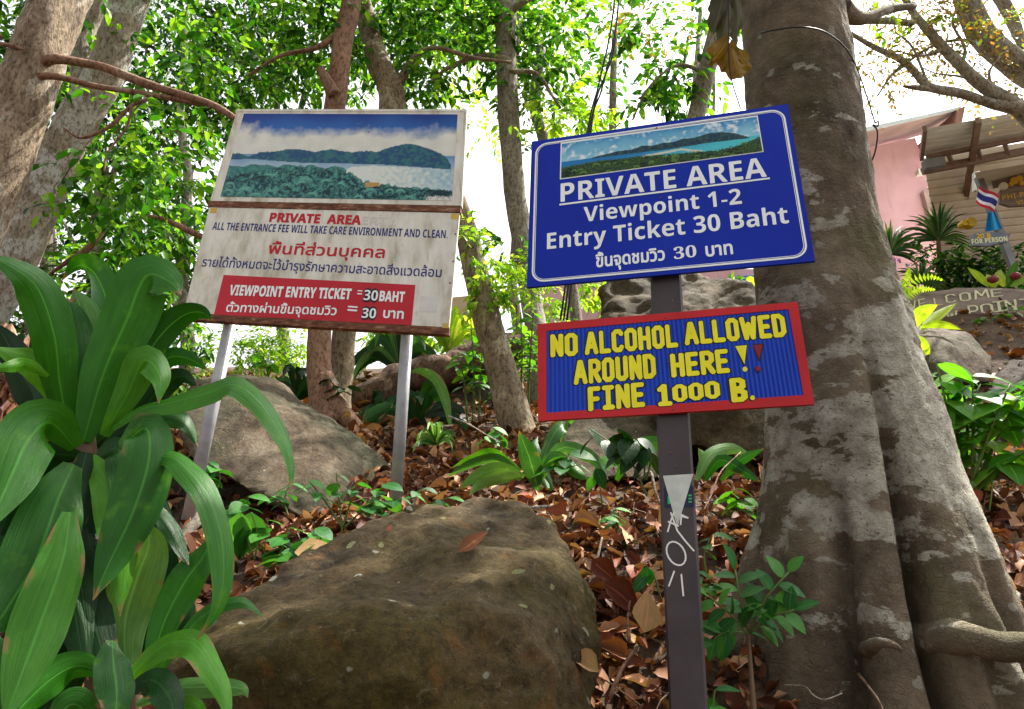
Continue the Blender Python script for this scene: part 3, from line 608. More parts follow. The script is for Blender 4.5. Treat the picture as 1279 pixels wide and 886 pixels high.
# hand-painted block letters from strokes
def oct_(w, c=.13): return [(0, c), (0, 1 - c), (c, 1), (w - c, 1), (w, 1 - c), (w, c), (w - c, 0), (c, 0), (0, c)]
GL = {
 'N': (.42, [[(0, 0), (0, 1), (.42, 0), (.42, 1)]]), 'O': (.42, [oct_(.42)]), '0': (.42, [oct_(.42, .16)]),
 'A': (.5, [[(0, 0), (.22, 1), (.28, 1), (.5, 0)], [(.1, .32), (.4, .32)]]), 'L': (.38, [[(0, 1), (0, 0), (.38, 0)]]),
 'C': (.4, [[(.4, .86), (.3, 1), (.12, 1), (0, .88), (0, .12), (.12, 0), (.3, 0), (.4, .14)]]), 'H': (.42, [[(0, 0), (0, 1)], [(.42, 0), (.42, 1)], [(0, .5), (.42, .5)]]),
 'W': (.62, [[(0, 1), (.14, 0), (.31, .7), (.48, 0), (.62, 1)]]), 'E': (.38, [[(.38, 1), (0, 1), (0, 0), (.38, 0)], [(0, .5), (.32, .5)]]),
 'D': (.42, [[(0, 0), (0, 1), (.26, 1), (.42, .84), (.42, .16), (.26, 0), (0, 0)]]), 'R': (.42, [[(0, 0), (0, 1), (.28, 1), (.42, .88), (.42, .6), (.28, .47), (0, .47)], [(.2, .45), (.44, 0)]]),
 'U': (.42, [[(0, 1), (0, .12), (.12, 0), (.3, 0), (.42, .12), (.42, 1)]]), 'F': (.38, [[(.38, 1), (0, 1), (0, 0)], [(0, .48), (.32, .48)]]),
 'I': (.34, [[(.17, 0), (.17, 1)], [(0, 1), (.34, 1)], [(0, 0), (.34, 0)]]), '1': (.32, [[(.0, .82), (.17, 1), (.17, 0)], [(0, 0), (.36, 0)]]),
 'B': (.4, [[(0, 0), (0, 1), (.26, 1), (.38, .9), (.38, .66), (.26, .56), (0, .56)], [(0, .44), (.28, .44), (.4, .34), (.4, .1), (.28, 0), (0, 0)]]),
 'M': (.62, [[(0, 0), (.06, 1), (.31, .3), (.56, 1), (.62, 0)]]), 'P': (.4, [[(0, 0), (0, 1), (.28, 1), (.4, .88), (.4, .58), (.28, .46), (0, .46)]]),
 'T': (.44, [[(.22, 0), (.22, 1)], [(0, 1), (.44, 1)]]), 'V': (.48, [[(0, 1), (.24, 0), (.48, 1)]]), '-': (.25, [[(0, .5), (.25, .5)]]), 'S': (.38, [[(.38, .88), (.28, 1), (.1, 1), (0, .88), (0, .64), (.38, .4), (.38, .12), (.28, 0), (.1, 0), (0, .12)]]),
 ' ': (.15, [])}
def stroke2d(word, th, gap=.2, res=60, grow=0.0, octa=True):
    x = 0; segs = []
    for ch in word:
        w_, st = GL[ch]
        for s in st: segs += [((a[0] + x, a[1]), (b[0] + x, b[1])) for a, b in zip(s[:-1], s[1:])]
        x += w_ + th + gap
    return strokes_mask(segs, th, res, grow, octa)
def strokes_mask(segs, th, res=60, grow=0.0, octa=True):
    A = np.array([s[0] for s in segs], float); B = np.array([s[1] for s in segs], float); r = th / 2 + grow; pad = r + .08
    x0, y0 = np.minimum(A, B).min(0) - pad; x1, y1 = np.maximum(A, B).max(0) + pad; W_, H_ = int((x1 - x0) * res) + 2, int((y1 - y0) * res) + 2
    m = np.zeros((H_, W_), bool)
    for a, b in zip(A, B):
        lo = np.maximum(((np.minimum(a, b) - r - .03 - [x0, y0]) * res).astype(int), 0); hi = ((np.maximum(a, b) + r + .03 - [x0, y0]) * res).astype(int) + 2
        gx, gy = np.meshgrid((np.arange(lo[0], min(hi[0], W_)) + .5) / res + x0, (np.arange(lo[1], min(hi[1], H_)) + .5) / res + y0)
        ab = b - a; t = np.clip(((gx - a[0]) * ab[0] + (gy - a[1]) * ab[1]) / max(1e-9, ab @ ab), 0, 1); dx = np.abs(gx - a[0] - t * ab[0]); dy = np.abs(gy - a[1] - t * ab[1])
        d = np.maximum(np.maximum(dx, dy), (dx + dy) * .70) if octa else np.hypot(dx, dy); m[lo[1]:lo[1] + d.shape[0], lo[0]:lo[0] + d.shape[1]] |= d <= r
    return m, x0, y0, res, (np.minimum(A, B).min(0)[0] - th / 2, np.maximum(A, B).max(0)[0] + th / 2)
def block_on(pl, word, b0, b1, cap, mat, parent, th=.24, off=.001, shadow=None, name='lettering', gap=.12, octa=True, upv=None, sh=(-.055, -.02)):
    """b0/b1: bottom-left and bottom-right pixel of the word, cap: full letter height in pixels"""
    m, x0, y0, rs, xr = stroke2d(word, th, gap, octa=octa); v, f = field_mesh(m, x0, y0, rs, 1); v = [(x, y + th / 2) for x, y in v]
    P = map2d(pl, v, xr, b0, b1, cap, 1 + th, off + .0012, upv); o = obj(name, P, f, mat, parent, smooth=False)
    if shadow:
        m2, a0, c0, rs, _ = stroke2d(word, th, gap, grow=.035, octa=octa); m3 = m2.copy(); sx_, sy_ = int(sh[0] * rs), int(sh[1] * rs)
        for k in range(1, 5):
            dx, dy = round(sx_ * k / 4), round(sy_ * k / 4); m3 |= np.roll(np.roll(m2, dx, 1), dy, 0)
        v, f = field_mesh(m3, a0, c0, rs, 1); v = [(x, y + th / 2) for x, y in v]
        P = map2d(pl, v, xr, b0, b1, cap, 1 + th, off, upv); obj('letter_shadow', P, f, shadow, parent, smooth=False)
    return o
def poly_on(pl, pts, mat, parent, name, off=.001, thick=0.0):
    mb = MB(); P = [pl.hit(x, y, off) for x, y in pts]
    if thick: mb.prism(P, -pl.n * thick)
    else: mb.add(P, [tuple(range(len(P)))])
    return mb.build(name, mat, parent)
def round_rect_ring(A, U, V_, inset_u, inset_v, rad, wd, n_off, mat, parent, name):
    """ring border in sign coordinates; U,V_ full edge vectors"""
    lu, lv = U.length, V_.length; un, vn = U.normalized(), V_.normalized()
    def loop(e):
        r = max(.002, rad - e); x0, x1, y0, y1 = inset_u + e, lu - inset_u - e, inset_v + e, lv - inset_v - e; L = []
        for cx, cy, a0 in ((x1 - r, y0 + r, -90), (x1 - r, y1 - r, 0), (x0 + r, y1 - r, 90), (x0 + r, y0 + r, 180)):
            for k in range(9): a = R(a0 + 90 * k / 8); L.append((cx + r * math.cos(a), cy + r * math.sin(a)))
        return L
    a, b = loop(0), loop(wd); n = len(a); v = [A + un * x + vn * y + n_off for x, y in a + b]
    return obj(name, v, [(i, (i + 1) % n, (i + 1) % n + n, i + n) for i in range(n)], mat, parent, smooth=False)

# ------------------------------------------------------------ printed pictures of the bay (flat print, colour per vertex)
def vnoise(x, y, s, seed=0):
    return np.array([[mnoise.noise(Vector((a * s, b * s, seed))) for a, b in zip(r1, r2)] for r1, r2 in zip(x, y)])
def L3(*c): return np.array(srgb(*c)[:3])
def picture(pl, quad, mat, parent, style, nu=230, nv=84, off=.002, name='picture'):
    A, B, C, D = [pl.hit(*q, off) for q in quad]          # TL TR BR BL
    asp = (B - A).length / (D - A).length; U_, V_ = np.meshgrid(np.linspace(0, 1, nu), np.linspace(0, 1, nv)); X = U_ * asp; Y_ = V_
    n1 = vnoise(X, Y_, 3, 1); n2 = vnoise(X, Y_, 9, 2); n3 = vnoise(X, Y_, 26, 3); n4 = vnoise(X, Y_, 60, 4)
    lerp = lambda a, b, t: a + (b - a) * np.clip(t, 0, 1)[..., None]
    if style == 'faded':
        ridge = np.interp(U_, [0, .04, .08, .13, .2, .26, .33, .38, .45, .5, .55, .6, .66, .72, .78, .83, .88, .93, .97, .985, 1], [.51, .5, .47, .52, .53, .565, .56, .53, .565, .55, .53, .55, .54, .6, .635, .63, .59, .54, .47, .40, .34]) + n3 * .012
        foot = np.interp(U_, [0, .1, .3, .5, .7, .9, 1], [.43, .44, .405, .40, .39, .36, .34])
        col = lerp(L3(40, 96, 168)[None, None], L3(22, 54, 132)[None, None], (V_ - .74) / .25 + n1 * .6)
        cloud = .72 + .10 * n1 + .06 * n2 + .03 * n3; col = lerp(L3(206, 206, 198)[None, None] * np.ones_like(col) * (1 + .12 * n2[..., None]), col, (V_ - cloud) / .16)
        col = np.where((V_ < .5)[..., None], lerp(L3(96, 138, 176)[None, None], L3(170, 190, 200)[None, None], (.5 - V_) * 5 + n2 * .3), col)   # sea, left
        mt = (V_ < ridge) & (V_ > foot) & (U_ < .985); col = np.where(mt[..., None], lerp(L3(34, 74, 112)[None, None], L3(50, 104, 110)[None, None], .4 + n3 * 1.6 + n2), col)
        bay = (U_ > .52) & (V_ < foot) & (V_ > .10); edge = np.interp(U_, [.5, .54, .6, .7, .8, .9, 1], [.34, .24, .17, .14, .12, .1, .08]); edge2 = np.interp(U_, [.52, .56, .65, .75, 1], [.3, .36, .375, .37, .34])
        col = np.where((bay & (V_ > edge) & (V_ < edge2))[..., None], lerp(L3(206, 212, 204)[None, None], L3(140, 176, 192)[None, None], (U_ - .72) * 3 + n3 * .8), col)
        jt = np.interp(U_, [0, .1, .2, .3, .4, .5, .55, .62, .7, .8, .9, 1], [.28, .28, .33, .36, .35, .34, .3, .2, .17, .14, .13, .1]) + n3 * .03 + n4 * .015
        jun = lerp(L3(18, 52, 66)[None, None], L3(78, 146, 134)[None, None], .35 + n3 * .9 + n4 * .9 + n2 * .4); col = np.where((V_ < jt)[..., None], jun, col)
        mid = (V_ < foot) & (V_ > jt) & (U_ < .53) & (V_ < .36 + .04 * n2); col = np.where(mid[..., None], lerp(L3(40, 100, 100)[None, None], L3(70, 130, 120)[None, None], .5 + n3), col)
        hut = (abs(U_ - .66) < .03) & (abs(V_ - .16) < .025); col = np.where(hut[..., None], L3(176, 140, 80) * np.ones_like(col), col)
        tear = (U_ > .885 + n3 * .01) & (V_ < .045 + .01 * n3); col = np.where(tear[..., None], L3(205, 203, 196) * np.ones_like(col), col)
        col *= (1 + .05 * n4[..., None])
    else:
        ridge = np.interp(U_, [0, .12, .2, .3, .37, .42, .48, .53, .58, .63, .68, .72, .77, .82, .88, .92, .95, 1], [.42, .44, .5, .56, .55, .62, .58, .62, .6, .66, .64, .68, .72, .7, .62, .52, .44, .40]) + n3 * .01
        foot = np.interp(U_, [0, .3, .5, .6, .75, .92, 1], [.45, .44, .42, .42, .44, .42, .4])
        col = lerp(L3(128, 186, 206)[None, None], L3(30, 122, 176)[None, None], (V_ - .5) * 1.9 + n1 * .4); col = lerp(col, L3(206, 220, 226)[None, None] * np.ones_like(col), (n1 * .7 + n2 * .7 + n3 * .3) * 1.8 - .05)
        col = np.where((V_ < .46)[..., None], lerp(L3(24, 110, 170)[None, None], L3(70, 180, 190)[None, None], (U_ - .4) * 2 + n3 * .3 + (.46 - V_) * 2), col)
        mt = (V_ < ridge) & (V_ > foot) & (U_ > .16) & (U_ < .95); col = np.where(mt[..., None], lerp(L3(20, 44, 74)[None, None], L3(44, 84, 70)[None, None], .4 + n3 * 1.5 + n2), col)
        sand = (abs(V_ - np.interp(U_, [.4, .55, .62, .7, .95], [.3, .34, .36, .24, .2])) < .03 + .02 * n3) & (U_ > .42) & (U_ < .72); col = np.where(sand[..., None], L3(190, 196, 176) * np.ones_like(col), col)
        jt = np.interp(U_, [0, .1, .2, .3, .4, .5, .6, .7, .8, .88, .94, 1], [.3, .33, .36, .33, .34, .28, .26, .22, .2, .24, .32, .42]) + n3 * .05 + n4 * .03
        col = np.where((V_ < jt)[..., None], lerp(L3(12, 34, 22)[None, None], L3(66, 104, 44)[None, None], .35 + n3 * .9 + n4 * 1.1), col)
    pr = random.Random(5 if style == 'faded' else 9)
    for _ in range(46 if style == 'faded' else 60):
        cx = pr.uniform(.02, .98) * asp; top = float(np.interp(cx / asp, [0, .3, .5, .62, 1], [.26, .28, .24, .14, .10] if style == 'faded' else [.28, .3, .26, .22, .34])); cy = pr.uniform(.02, top); R0 = pr.uniform(.035, .075); dk = pr.random() < .6
        for a in np.linspace(-.3, math.pi + .3, 9):
            for t in np.linspace(0, 1, 14):
                x = cx + math.cos(a) * R0 * t * 1.2; y = cy + math.sin(a) * R0 * t - R0 * .7 * t * t; i, j = int(x / asp * (nu - 1)), int(y * (nv - 1))
                if 0 <= i < nu and 0 <= j < nv: col[j, i] = col[j, i] * .3 + (L3(12, 40, 50) if dk else L3(96, 160, 144)) * .7 if style == 'faded' else col[j, i] * .3 + (L3(8, 24, 14) if dk else L3(84, 122, 50)) * .7
    col = np.clip(col, 0, 1); Pn = [np.array(q) for q in (A, B, C, D)]
    P = (Pn[3][None, None] * (1 - U_[..., None]) * (1 - V_[..., None]) + Pn[2][None, None] * U_[..., None] * (1 - V_[..., None]) + Pn[1][None, None] * U_[..., None] * V_[..., None] + Pn[0][None, None] * (1 - U_[..., None]) * V_[..., None])
    f = [(j * nu + i, j * nu + i + 1, (j + 1) * nu + i + 1, (j + 1) * nu + i) for j in range(nv - 1) for i in range(nu - 1)]
    return obj(name, P.reshape(-1, 3), f, mat, parent, smooth=False, cols=np.concatenate([col, np.ones_like(col[..., :1])], -1).reshape(-1, 4))

# ------------------------------------------------------------ the post with the blue and the red sign
NB = Vector((-.24, -.955, .15)).normalized(); P0 = at(850, 440, 2.42)
_u = Plane(P0, NB, (0, 0, 1))
def upof(pl, a, b): return (pl.hit(*b) - pl.hit(*a)).normalized()
FRONT = Plane(P0, NB, upof(_u, (846, 600), (838, 400)))
pm = MB(); bl, br, tl, tr = FRONT.hit(841, 1010, -.008), FRONT.hit(892, 1010, -.008), FRONT.hit(810, 300, -.008), FRONT.hit(848, 300, -.008)
def ring(a, b):
    x = (b - a); w_ = x.length; x = x.normalized(); n = NB; d = .075; c = .007
    return [a + x * c, b - x * c, b - n * c, b - n * (d - c), b - x * c - n * d, a + x * c - n * d, a - n * (d - c), a - n * c]
lo, hi = ring(bl, br), ring(tl, tr); pm.add(lo + hi, [(7, 6, 5, 4, 3, 2, 1, 0), tuple(range(8, 16))] + [(i, (i + 1) % 8, (i + 1) % 8 + 8, i + 8) for i in range(8)])
post = thing('sign_post', 'square dark brown steel post carrying the blue sign and the red framed sign', 'post', (bl + br) / 2 - NB * .04)
pm.build('post_tube', M['post'], post)
tri = MB(); q = [FRONT.hit(x, y, -.0065) for x, y in ((828, 594.5), (866, 592), (846, 659))]; tri.prism(q, -NB * .0012)
stk = MB(); stk.prism([FRONT.hit(x, y, -.0075) for x, y in ((829, 608), (866, 607), (867, 634), (830, 635))], -NB * .0004); s_ = stk.build('sticker', M['sticker_navy'], post)
gp = MB(); gp.prism([FRONT.hit(x, y, -.0068) for x, y in ((834, 620), (836, 620), (838, 629), (834, 630))], -NB * .0002)
for k in range(3): gp.prism([FRONT.hit(x, y, -.0068) for x, y in ((860, 618 + 4 * k), (864, 618 + 4 * k), (864, 620 + 4 * k), (860, 620 + 4 * k))], -NB * .0002)
gp.build('sticker_print', M['sticker_green'], s_)
tri.build('triangle_sticker', M['tri_white'], post)
def marks(segs_px, th_px, mat, parent, pl, off, name, ww=1.0):
    """round-ended brush or marker strokes given in photo pixels on a plane"""
    ox, oy = segs_px[0][0]; segs = [((a[0] - ox, oy - a[1]), (b[0] - ox, oy - b[1])) for a, b in segs_px]; m, x0, y0, rs, _ = strokes_mask([((a[0] / 20, a[1] / 20), (b[0] / 20, b[1] / 20)) for a, b in segs], th_px / 20, 70, octa=False)
    v, f = field_mesh(m, x0, y0, rs, 1); P = [pl.hit(ox + x * 20, oy - y * 20, off) for x, y in v]; return obj(name, P, f, mat, parent, smooth=False)
C_ = lambda pts: list(zip(pts[:-1], pts[1:]))
gs = C_([(834, 664), (838, 650), (842, 640)]) + C_([(835, 652), (847, 657)]) + C_([(838, 641), (846, 663), (856, 676), (866.5, 688)]) + C_([(850, 655), (851, 645), (859, 647)]) + C_([(851, 643), (859, 647)])
gs += C_([(832.5 + 12 + 12 * math.cos(a) + 1.5 * math.sin(a), 691.5 + 14.5 * math.sin(a) + 3 * math.cos(a)) for a in np.linspace(0, 2 * math.pi, 18)]) + C_([(842, 714), (835.5, 732)]) + C_([(851, 718), (853.5, 744)])
marks(gs, 2.1, M['marker'], post, FRONT, -.0062, 'graffiti')
def bolt(c, n, r, parent):
    sc = MB(); sc.tube([c - n * .003, c + n * .003], r, 8); sc.build('bolt', M['screw'], parent)
for x, y in ((845, 583), (838, 566)): bolt(FRONT.hit(x, y, -.008), NB, .004, post)

QB = [(664, 177), (984, 130), (1018, 326), (658, 359)]; GAPB = .022
BL = Plane(P0 + NB * GAPB, NB, upof(_u, QB[3], QB[0])); BL.up = ((BL.hit(*QB[0]) - BL.hit(*QB[3])).normalized() + (BL.hit(*QB[1]) - BL.hit(*QB[2])).normalized()).normalized()
blue = thing('blue_sign', 'blue metal sign reading PRIVATE AREA Viewpoint 1-2 Entry Ticket 30 Baht', 'sign', BL.hit(838, 343))
mb = MB(); cor = [BL.hit(*p) for p in QB]; mb.prism(cor, -NB * .012); mb.build('sign_panel', M['sign_blue'], blue)
A_, U_, V_ = cor[3], cor[2] - cor[3], cor[0] - cor[3]
def quad_ring(pl, outer, inner, off, mat, parent, name):
    P = [pl.hit(*p, off) for p in outer] + [pl.hit(*p, off) for p in inner]; return obj(name, P, [(i, (i + 1) % 4, (i + 1) % 4 + 4, i + 4) for i in range(4)], mat, parent, smooth=False)
def rr_ring(pl, quad, m0, wd, rad, off, mat, parent, name):
    """rounded border following the quad's own corners; margins in metres"""
    C4 = [pl.hit(*p, off) for p in (quad[3], quad[2], quad[1], quad[0])]; lu = (C4[1] - C4[0]).length; lv = (C4[3] - C4[0]).length
    def pt(x, y): s, t = x / lu, y / lv; return C4[0] * (1 - s) * (1 - t) + C4[1] * s * (1 - t) + C4[2] * s * t + C4[3] * (1 - s) * t
    def loop(e):
        r = max(.002, rad - e); x0, x1, y0, y1 = m0 + e, lu - m0 - e, m0 + e, lv - m0 - e; L = []
        for cx, cy, a0 in ((x1 - r, y0 + r, -90), (x1 - r, y1 - r, 0), (x0 + r, y1 - r, 90), (x0 + r, y0 + r, 180)):
            for k in range(9): a = R(a0 + 90 * k / 8); L.append(pt(cx + r * math.cos(a), cy + r * math.sin(a)))
        return L
    a, b = loop(0), loop(wd); n = len(a); return obj(name, a + b, [(i, (i + 1) % n, (i + 1) % n + n, i + n) for i in range(n)], mat, parent, smooth=False)
rr_ring(BL, QB, .017, .0068, .05, .0012, M['sign_white'], blue, 'border')
rr_ring(BL, QB, .0262, .0022, .042, .0012, M['sign_white'], blue, 'border')
poly_on(BL, [(700.4, 178.6), (946.3, 144.3), (953.8, 189.9), (699.2, 224.4)], M['sign_white'], blue, 'picture_border', .0008)
picture(BL, [(701.8, 180), (945.3, 146), (952.4, 189), (700.8, 222.8)], M['print'], blue, 'fresh', off=.0018)
text_on(BL, bold('PRIVATE AREA'), (700, 252.4), (958.4, 220.6), 22.5, M['sign_white'], blue, fat=.008)
poly_on(BL, [(698.8, 254.7), (961.3, 221.8), (961.7, 223.8), (698.8, 256.9)], M['sign_white'], blue, 'underline', .0014)
text_on(BL, bold('Viewpoint 1-2'), (729.1, 277.3), (926.8, 254.5), 18, M['sign_white'], blue)
text_on(BL, bold('Entry Ticket 30 Baht'), (683.2, 311.4), (985.6, 278.6), 19.5, M['sign_white'], blue)
text_on(BL, 'ขึ้นจุดชมวิว', (744.1, 333.8), (830.8, 324.8), 12, M['sign_white'], blue, fat=.028, cap_units=.56)
text_on(BL, serif_digits('30'), (842, 324), (870.2, 320.7), 14, M['sign_white'], blue, cap_units=.68)
text_on(BL, 'บาท', (881.8, 320.4), (915.8, 317), 12.5, M['sign_white'], blue, fat=.028, cap_units=.56)
for x, y in ((820, 160.5), (825, 247.5), (826.5, 296)): bolt(BL.hit(x, y), NB, .0035, blue)

QR = [(671, 405), (996, 377), (1017, 505), (672, 526)]; IR = [(682.5, 413.4), (985, 386.3), (1003.7, 493.6), (682.5, 515.8)]
RD = Plane(P0 + NB * .014, NB, BL.up); RD.up = upof(RD, (672, 526), (671.5, 405))
red = thing('red_framed_sign', 'blue board in a red frame reading NO ALCOHOL ALLOWED AROUND HERE FINE 1000 B.', 'sign', RD.hit(850, 520))
mb = MB(); mb.prism([RD.hit(*p, -.003) for p in IR], -NB * .008); mb.build('board', M['blue_board'], red)
mb = MB(); 
for i in range(4):
    o4 = [QR[i], QR[(i + 1) % 4], IR[(i + 1) % 4], IR[i]]; mb.prism([RD.hit(*p, .0) for p in o4], -NB * .014)
mb.build('frame', M['red_paint'], red)
fl = MB(); nfl = 56            # flutes of the board, proud by half a millimetre
for i in range(nfl):
    s0, s1 = (i + .18) / nfl, (i + .62) / nfl; L_ = lambda a, b, t: (a[0] + (b[0] - a[0]) * t, a[1] + (b[1] - a[1]) * t)
    fl.prism([RD.hit(*p, -.0024) for p in (L_(IR[0], IR[1], s0), L_(IR[0], IR[1], s1), L_(IR[3], IR[2], s1), L_(IR[3], IR[2], s0))], -NB * .0006)
M['flute'] = plain('flute_sheen_blue', srgb(14, 58, 168), .3, spec=.25)  # lighter than the board: sheen along the flutes is put into this colour
fo = fl.build('flute', M['flute'], red); fo['kind'] = 'stuff'
Z = lambda x, y: (640 + x / 3.1975, 360 + y / 3.1975)
for wd, a, b, h in (('NO', (152, 277), (262, 270), 92), ('ALCOHOL', (290, 268), (663, 236), 92), ('ALLOWED', (690, 229), (1098, 194), 92), ('AROUND', (246, 387), (576, 360), 98), ('HERE', (636, 358), (870, 338), 95),
                    ('FINE', (303, 493), (531, 474), 98), ('1', (583, 473), (640, 469), 88), ('000', (642, 457), (832, 439), 70), ('B', (876, 458), (942, 452), 97)):
    block_on(RD, wd, Z(*a), Z(*b), h / 3.1975, M['yellow'], red, shadow=M['black'], th=.245, gap=.07, off=.0006 if wd in ('FINE', '1', '000', 'B') else -.0016, sh=(-.06, .02))
def excl(x0, mat, sh):
    T = [(x0, 232), (x0 + 46, 228), (x0 + 37, 304)]
    if sh: poly_on(RD, [Z(T[0][0] - 4, T[0][1] - 3), Z(T[1][0] + 3, T[1][1] - 3), Z(T[2][0] + 3, T[2][1] + 5), Z(T[2][0] - 8, T[2][1] + 3)], M['black'], red, 'letter_shadow', -.0016)
    poly_on(RD, [Z(*p) for p in T], mat, red, 'lettering', -.0004)
    poly_on(RD, [Z(x0 + 39 + 10 * math.cos(a), 324 + 10 * math.sin(a)) for a in np.linspace(0, 2 * math.pi, 14)[:-1]], mat, red, 'lettering', -.0004)
excl(890, M['yellow'], True)
poly_on(RD, [Z(958, 224), Z(1004, 221), Z(990, 292), Z(982, 292)], M['black'], red, 'letter_shadow', -.0016); poly_on(RD, [Z(962, 228), Z(998, 226), Z(986, 284)], M['dark_red'], red, 'lettering', -.0006)
for cx, cy, m_ in ((982, 321, M['dark_red']), (959, 438, M['yellow'])):
    poly_on(RD, [Z(cx - 3 + 12 * math.cos(a), cy + 2 + 12 * math.sin(a)) for a in np.linspace(0, 2 * math.pi, 14)[:-1]], M['black'], red, 'letter_shadow', .0006)
    poly_on(RD, [Z(cx + 9.5 * math.cos(a), cy + 9.5 * math.sin(a)) for a in np.linspace(0, 2 * math.pi, 14)[:-1]], m_, red, 'lettering', .0018)
for x, y in ((612, 119), (640, 486), (626, 297)): bolt(RD.hit(*Z(x, y), -.001), NB, .0032, red)

# ------------------------------------------------------------ the weathered white sign on two pipe legs
NW = Vector((-.14, -.965, .19)).normalized(); QW = [(296, 137), (582, 137), (560, 416), (226, 397)]
WP = Plane(at(400, 300, 4.05), NW, (0, 0, 1)); WP.up = upof(WP, (393, 406), (439, 137))
ws = thing('white_sign', 'weathered white sign on pipe legs with a faded bay picture and red price box', 'sign', at(365, 640, 4.0))
def lerp2(a, b, t): return (a[0] + (b[0] - a[0]) * t, a[1] + (b[1] - a[1]) * t)
def wq(s, t):  # s along, t down
    return lerp2(lerp2(QW[0], QW[1], s), lerp2(QW[3], QW[2], s), t)
mb = MB(); mb.prism([WP.hit(*p) for p in (wq(.006, .01), wq(.994, .01), (574.8, 257), (263.5, 251))], -NW * .02); mb.build('picture_panel', M['panel_white'], ws)
mb = MB(); mb.prism([WP.hit(*p) for p in ((261.5, 259), (574, 266.5), (560.6, 409), (229.5, 390.5))], -NW * .02); mb.build('text_panel', M['panel_white'], ws)
mb = MB()
for a, b in (((261, 251.3), (575.5, 258)), ((226, 391), (561, 410.5))):
    h_ = 7.2 if a[1] < 300 else 7.5; mb.prism([WP.hit(*p, .004) for p in (a, b, (b[0] - .5, b[1] + h_), (a[0] - 2, a[1] + h_))], -NW * .035)
mb.build('rusty_rail', M['panel_rust'], ws)
mb = MB(); mb.prism([WP.hit(*p, .003) for p in ((295.5, 136.5), (583, 136.5), (583, 139.5), (294.5, 139.5))], -NW * .03)
mb.prism([WP.hit(*p, .003) for p in ((580.6, 139.7), (583, 139.7), (576.6, 257.5), (574.2, 257.5))], -NW * .03); mb.prism([WP.hit(*p, .002) for p in ((295.4, 139.7), (297.3, 139.7), (264.6, 250.8), (262.6, 250.8))], -NW * .03)
mb.build('frame', M['panel_white'], ws)
Z2 = lambda x, y: (220 + x / 2.9526, 120 + y / 2.9526)
picture(WP, [Z2(250, 65), Z2(1038, 68), Z2(1017, 386), Z2(163, 371)], M['print'], ws, 'faded', nu=330, nv=132)
def wt(s, a, b, cap, m_, fat=.0, cu=.70, thai=False): text_on(WP, s, Z2(*a), Z2(*b), cap / 2.9526, M[m_], ws, off=.0015, fat=fat, cap_units=.56 if thai else cu)
wt(bold('PRIVATE  AREA'), (342, 463), (680, 474), 31, 'txt_red', .03)
wt(bold('ERTY'), (684, 474), (806, 478), 29, 'txt_grey', .01)
wt(bold('ALL THE ENTRANCE FEE WILL TAKE CARE ENVIRONMENT AND CLEAN.'), (132, 493), (1000, 525), 27, 'txt_navy', .0)
wt('พื้นที่ส่วนบุคคล', (337, 581), (768, 597), 31, 'txt_red', .02, thai=True)
wt('รายได้ทั้งหมดจะไว้บำรุงรักษาความสะอาดสิ่งแวดล้อม', (93, 628), (978, 668), 26, 'txt_navy', .014, thai=True)
poly_on(WP, [Z2(175, 660), Z2(882, 697), Z2(868, 846), Z2(139, 806)], M['box_red'], ws, 'price_box', .001, .001)
_p = WP.P.copy(); WP.P = WP.P + NW * .0012
wt(bold('VIEWPOINT ENTRY TICKET'), (193, 734), (643, 750), 36, 'panel_text' if 'panel_text' in M else 'sign_white', .022)
wt(bold('='), (666, 741), (684, 742), 34, 'sign_white'); wt(bold('BAHT'), (748, 756), (841, 760), 36, 'sign_white', .022)
wt('ตั๋วทางผ่านขึ้นจุดชมวิว', (182, 795), (590, 808), 25, 'sign_white', .02, thai=True)
wt(bold('='), (630, 803), (666, 806), 40, 'sign_white', .01); wt('บาท', (762, 817), (838, 822), 27, 'sign_white', .03, thai=True)
for (a, b, h) in (((690, 752), (742, 755), 36), ((683, 818), (735, 820), 35)):
    text_on(WP, bold('30'), Z2(a[0] - 2, a[1] + 1.5), Z2(b[0] + 2, b[1] + 1.5), (h + 3) / 2.9526, M['black'], ws, .0015, fat=.1, name='letter_shadow'); text_on(WP, bold('30'), Z2(*a), Z2(*b), h / 2.9526, M['sign_white'], ws, .0022, fat=.0)
WP.P = _p
for q in ([(128, 413), (152, 413), (148, 432), (124, 432)], [(1014, 434), (1042, 434), (1040, 455), (1012, 454)], [(985, 838), (1003, 838), (1008, 856), (980, 856)]):
    poly_on(WP, [Z2(*p) for p in q], M['tab_yellow'], ws, 'yellow_tape', .0055 if q[0][1] > 800 else .001)
poly_on(WP, [Z2(*p) for p in ((900, 738), (965, 741), (962, 798), (896, 795))], M['sign_white'] if False else M['txt_grey'], ws, 'pale_patch', .001)
for x, y, o_ in ((630, 73, 0), (765, 96, 0), (710, 134, 0), (1030, 510, 0), (1022, 610, 0), (1010, 690, 0), (572, 402, .005), (175, 826, .005), (505, 836, .005), (720, 848, .005), (380, 832, .005)): bolt(WP.hit(*Z2(x, y), o_), NW, .005, ws)
for top, bot in (((292, 385), (231, 668)), ((510, 395), (492, 655))):
    a = WP.hit(*top, -.055); Yb = 4.0; b = at(bot[0], bot[1], Yb); mb = MB(); mb.tube([a, b], px2m(15, a) / 2, 16); mb.build('leg', M['alu'], ws, smooth=True)

